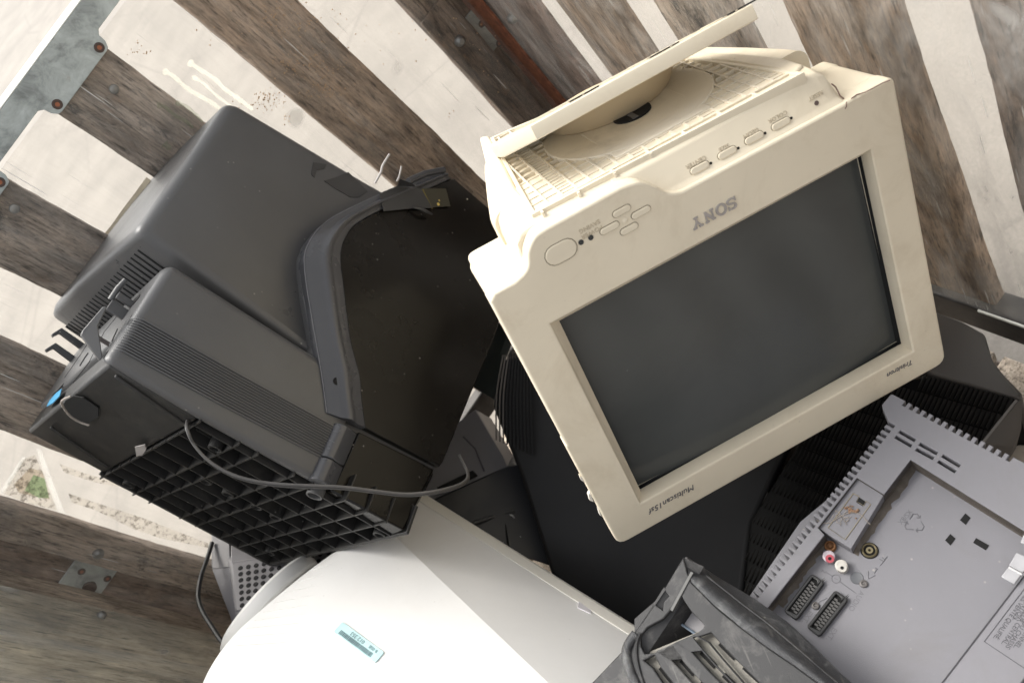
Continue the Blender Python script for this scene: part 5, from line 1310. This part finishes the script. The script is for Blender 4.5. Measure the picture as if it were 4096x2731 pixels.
scart([R9(1082, 953), R9(1182, 1000), R9(985, 1260), R9(888, 1195)])
for pts in ((R9(1958, 425), R9(1993, 455), R9(1960, 502), R9(1922, 470)), (R9(1857, 563), R9(1892, 595), R9(1858, 640), R9(1822, 606)), (R9(2030, 590), R9(2118, 640), R9(2095, 672), R9(2010, 622))):
    MB().prism([gp(p, RZ - .0002) for p in pts], (0, 0, .0007)).build("wall_slot", BLACK, gt, smooth=0)
# raised label panel beyond the seam, its frame and its moulded lettering
seamp = [R9(2352, 845), R9(1800, 1564), R9(1500, 1950), R9(2400, 2600), R9(3400, 1700)]
LZ = .0
gl_ = gp(Zt(0, 0), LZ)
DKL = flat("moulded_shadow", (.06, .058, .065), .7); EMG = plastic("moulded_grey", (.125, .125, .138), .55, var=.03, bump=0)
MB().tube([gp(p, LZ + .0001) for p in (Zt(1400, 120), Zt(640, 1118), Zt(1500, 1690))], .00032, 5).build("label_frame", DKL, gt)
MB().tube([gp(p, LZ + .0002) for p in (R9(2352, 845), R9(1800, 1564), R9(1600, 1820))], .0005, 5).build("panel_seam", DKL, gt)
def gdir(a, b_, z): d_ = gp(b_, z) - gp(a, z); return d_.normalized()
tx_ = gdir(Zt(960, 830), Zt(780, 1080), LZ); ty_ = V((0, 0, 1)).cross(tx_)
for s_, e_ in (("DE APRES VENTE QUALIFI\u00c9.", (752, 1092)), ("INTERVENTION.", (962, 893)), ("IRRADIATEUR CENTRAL.", (838, 1155)), ("PARTIE DU CHASSIS", (884, 1192)), ("PERSONNEL.", (968, 1195))):
    q = gp(Zt(*e_), LZ)
    obj("lettering", text_mesh(s_, .0046, .0001, mapm(q + V((0, 0, .00015)), tx_, ty_), align='RIGHT'), DKL, gt, smooth=0)
tx2 = gdir(Zs(770, 1160), Zs(640, 1370), RZ); ty2 = V((0, 0, 1)).cross(tx2)
for s_, p, sz in (("AUDIO", Zs(705, 1262), .0062), ("EXT.", R9(895, 1120), .0060), ("EXT.", R9(1058, 1235), .0060), ("1", Zs(452, 985), .0050), ("2", Zs(300, 890), .0055)):
    obj("lettering", text_mesh(s_, sz, .0001, mapm(gp(p, RZ) + V((0, 0, .00015)), tx2, ty2)), EMG, gt, smooth=0)
def line(pts, r=.0003, z=RZ + .0001): return MB().tube([gp(p, z) for p in pts], r, 5).build("moulded_mark", EMG, gt)
line([Zs(500, 1020), Zs(708, 1170)]); line([Zs(335, 905), Zs(405, 950)]); line([Zs(240, 1275), Zs(340, 1225)])
q = gp(Zs(452, 985), RZ); MB().tube([V((q.x + .0036 * math.cos(a * .35), q.y + .0036 * math.sin(a * .35), RZ + .0001)) for a in range(19)], .00028, 5).build("moulded_mark", EMG, gt)
line([Zs(855, 890), Zs(860, 985), Zs(945, 940)], .00045); line([Zs(930, 915), Zs(970, 860), Zs(945, 845)], .00045)
line([Zs(1005, 818), Zs(1095, 705)], .00045); line([Zs(995, 735), Zs(1050, 768)], .0004); line([Zs(1030, 715), Zs(1060, 745)], .0004)
# recycling arrows
for pts in ((Zs(1375, 240), Zs(1420, 170), Zs(1470, 170), Zs(1500, 225)), (Zs(1515, 265), Zs(1555, 330), Zs(1530, 375), Zs(1455, 375)), (Zs(1425, 368), Zs(1330, 360), Zs(1315, 320), Zs(1345, 265))):
    line(pts, .0005); 
    a, b_ = V(pts[-2]), V(pts[-1]); d_ = (b_ - a).normalized(); n_ = V((-d_.y, d_.x))
    line([tuple(b_ - d_ * 8 + n_ * 9), tuple(b_), tuple(b_ - d_ * 8 - n_ * 9)], .0004)
obj("lettering", text_mesh("XS/8X", .0058, .0001, mapm(gp(Zs(1315, 210), RZ) + V((0, 0, .00015)), gdir(Zs(1390, 125), Zs(1235, 300), RZ), V((0, 0, 1)).cross(gdir(Zs(1390, 125), Zs(1235, 300), RZ)))), EMG, gt, smooth=0)
# clear plastic clip at the picture's right edge
CLP = flat("milky_clip", (.36, .36, .375), .25)
clipq = [(Zt(820, 432), Zt(962, 515), Zt(1048, 398), Zt(905, 318)), (Zt(905, 312), Zt(1050, 392), Zt(1180, 260), Zt(985, 172)), (Zt(1030, 65), Zt(1200, 130), Zt(1300, -80), Zt(1080, -60))]
ck = None
for qd in clipq:
    c_4 = MB().prism([gp(p, LZ + .001) for p in qd], (0, 0, .0035)).build("clear_clip", CLP, gt, bevel=.0006)
MB().tube([gp(p, LZ + .0048) for p in (Zt(905, 318), Zt(1048, 396))], .0009, 6).build("clip_ridge", flat("clip_white", (.55, .55, .55), .3), gt)

# ================================================================== BLACK LOUVRED CASE in the foreground
Zh = zr(2300, 2100, .42517)
hn = V((.06, -.16, .985)).normalized(); hx = V((.85, -.5, 0)); hx = (hx - hn * hx.dot(hn)).normalized()
HF = Fr(P(Zh(1060, 300), .69), hx, hn.cross(hx), hn)
LVB = plastic("dusty_black", (.026, .026, .027), .48, var=.3, bump=.6, grain=1500, dirt=(.24, .23, .215), dirt_amt=.5, dirt_scale=30, specks=.9, speck_col=(.5, .48, .43), scratch=.12)
LVR = plastic("grained_black", (.036, .037, .040), .36, var=.2, bump=1.2, grain=1300, dirt=(.34, .34, .33), dirt_amt=.55, dirt_scale=38, specks=.7, scratch=.10)
PDU = plastic("pale_dust", (.27, .257, .225), .95, var=.4, bump=1.0, grain=600, dirt=(.06, .058, .055), dirt_amt=.9, dirt_scale=30)
lv_t = thing("louvred_black_case", "dusty black television back with louvre slots and handle opening, before the grey television", "television", HF)
def hp_(p, z=0.0): return HF.at(Zh(*p), 2, z)
def h2(p, z=0.0): q = hp_(p, z); return (q.x, q.y)
out_h = [(1018, 302), (1052, 430), (1098, 540), (1300, 745), (1420, 850), (1560, 960), (1800, 1140), (2080, 1330), (2352, 1530), (2750, 1830), (2700, 2300), (-200, 2300), (-160, 1790), (160, 1484), (440, 1190), (585, 975), (840, 600)]
holeA = [(988, 640), (1030, 715), (1100, 820), (1190, 905), (1216, 940), (1202, 970), (1160, 1003), (960, 1090), (745, 1198), (655, 1206), (620, 1135), (615, 1045), (680, 962), (830, 880), (905, 790)]
holeB = [(752, 742), (838, 605), (884, 665), (832, 720), (826, 800)]
gaps = [[(1170, 1045), (1280, 1008), (1370, 1112), (1500, 1250), (1740, 1484), (2080, 1800), (1980, 1840), (1600, 1484), (1400, 1258), (1262, 1092)],
        [(985, 1110), (1102, 1070), (1190, 1182), (1322, 1330), (1470, 1484), (1780, 1800), (1690, 1830), (1380, 1484), (1250, 1352), (1092, 1178)],
        [(795, 1185), (915, 1138), (1002, 1262), (1122, 1405), (1200, 1484), (1480, 1800), (1400, 1830), (1110, 1484), (1002, 1366), (902, 1256)],
        [(645, 1270), (745, 1220), (802, 1332), (922, 1484), (1180, 1800), (1110, 1830), (832, 1484), (732, 1336)]]
plate("louvre_panel", [h2(p) for p in out_h], [[h2(p) for p in holeA], [h2(p) for p in holeB]] + [[h2(p) for p in q] for q in gaps], -.005, 0, LVB, lv_t, .0012, smooth=35)
plate("dust_tray", [h2(p, -.008) for p in ((600, 1230), (1260, 960), (2400, 1900), (900, 2300))], [], -.011, -.008, PDU, lv_t, 0, smooth=0)
sb = MB()
for a, b_, w_ in (((1365, 1108), (1508, 1250), 16), ((1590, 1330), (1745, 1470), 16), ((1190, 1190), (1322, 1328), 16), ((1400, 1405), (1560, 1560), 16), ((1002, 1268), (1122, 1400), 15), ((1190, 1470), (1330, 1620), 15), ((806, 1335), (930, 1490), 15)):
    A, B = hp_(a, -.0078), hp_(b_, -.0078); d_ = (B - A).normalized(); n_ = V((-d_.y, d_.x, 0)) * .0021
    sb.prism([A - n_, B - n_, B + n_, A + n_], (0, 0, .0009))
sb.build("louvre_slots", BLACK, lv_t, smooth=0)
# inside of the handle opening
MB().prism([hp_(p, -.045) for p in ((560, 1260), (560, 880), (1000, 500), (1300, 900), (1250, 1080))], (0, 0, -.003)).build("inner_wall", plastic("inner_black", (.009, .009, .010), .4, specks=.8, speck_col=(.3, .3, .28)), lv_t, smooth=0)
MB().prism([hp_(p, -.022) for p in ((930, 880), (1070, 700), (1240, 920), (1225, 985), (1130, 1022))], (0, 0, -.003)).build("inner_panel", flat("inner_grey", (.30, .29, .30), .5), lv_t, bevel=.001)
MB().tube([hp_(p, -.0205) for p in ((940, 888), (1130, 1018))], .0012, 6).build("inner_edge", flat("inner_blue", (.16, .20, .25), .4), lv_t)
MB().prism([hp_(p, -.012) for p in ((735, 745), (838, 585), (895, 660), (870, 810), (820, 815))], (0, 0, -.003)).build("lug", flat("lug_lilac", (.36, .35, .38), .5), lv_t, smooth=0)
q = hp_((868, 735), -.011); MB().cyl(q, q + V((0, 0, .002)), .0085, n=22).build("lug_hole", BLACK, lv_t)
# rounded shoulder and outer side, lofted rows: shoulder crest, rim, foot
hd = lambda p, d: HF.l(P(Zh(*p), d))
crest = [(1096, 536), (1300, 742), (1560, 957), (1800, 1137), (2080, 1327), (2352, 1527), (2750, 1827)]
rimp = [(1062, 330), (1262, 500), (1560, 735), (1830, 940), (2100, 1170), (2352, 1390), (2750, 1720)]
rows = []
for (c_5, r_5) in zip(crest, rimp):
    a = hp_(c_5, -.0005); b_ = hp_(r_5, -.016); row = []
    for j in range(7):
        t_ = j / 6; q = a.lerp(b_, t_); q.z = -.0005 + .0030 * math.sin(t_ * 2.2) - .0155 * t_ ** 2.2; row.append(q)
    row += [b_ + V((0, 0, -.004)), a + V((0, 0, -.008))]
    rows.append(row)
MB().loft(rows).build("shoulder", LVR, lv_t, smooth=50)
MB().tube([hp_(p, -.0145) for p in [(1045, 305)] + rimp], .0016, 8).build("rim_line", LVB, lv_t)
foot_ = [(1078, 312), (1350, 490), (1690, 690), (1990, 900), (2230, 1130), (2440, 1340), (2850, 1690)]
rows = []
for r_5, f_5, k in zip(rimp, foot_, range(7)):
    a = hp_(r_5, -.0165); b_ = hp_(f_5, -.026)
    rows.append([a, b_, b_ + V((0, 0, -.05)), a + V((-.002, 0, -.03))])
MB().loft(rows).build("outer_side", LVR, lv_t, smooth=30)
# left flank curving away
lft = [(1018, 302), (840, 600), (585, 975), (440, 1190), (160, 1484), (-160, 1790)]
rows = []
for p in lft:
    a = hp_(p, -.0008); rows.append([a, a + V((-.004, -.006, -.03)), a + V((-.002, -.02, -.10)), a + V((.012, -.06, -.10)), a + V((.012, -.012, -.006))])
MB().loft(rows).build("left_flank", LVB, lv_t, smooth=40)
MB().tube(spl([hp_(p, -.0002) for p in ((575, 1020), (500, 1130), (485, 1230), (520, 1370), (570, 1484), (640, 1640))], 5), .0042, 10).build("corner_bead", LVR, lv_t)
MB().tube(spl([hp_(p, .0005) for p in ((612, 1010), (580, 1100), (575, 1220), (600, 1360), (640, 1484), (700, 1640))], 5), .0016, 8).build("corner_bead", LVB, lv_t)
MB().bar(hp_((905, 800), .001), hp_((1100, 440), .001), .0022, .005, (0, 0, 1)).build("strap_edge", flat("scuffed_grey", (.12, .12, .115), .6), lv_t)

# ================================================================== PALE CASING at the right edge
xf2 = Fr(P(R6(2300, 1560), .93))
pt = thing("beige_casing", "pale beige plastic corner of a casing at the right edge, behind the grey television", "casing", xf2)
q = [xf2.d(R6(*p), d) for p, d in (((2185, 1530), .93), ((2262, 1462), .94), ((2420, 1475), .95), ((2480, 1700), .9), ((2300, 1660), .90))]
MB().hull2(q, [a + V((0, 0, -.1)) for a in q]).build("shell", plastic("stained_beige", (.42, .37, .31), .6, var=.25, bump=.3, dirt=(.15, .12, .09), dirt_amt=.8), pt, bevel=.004, seg=3)
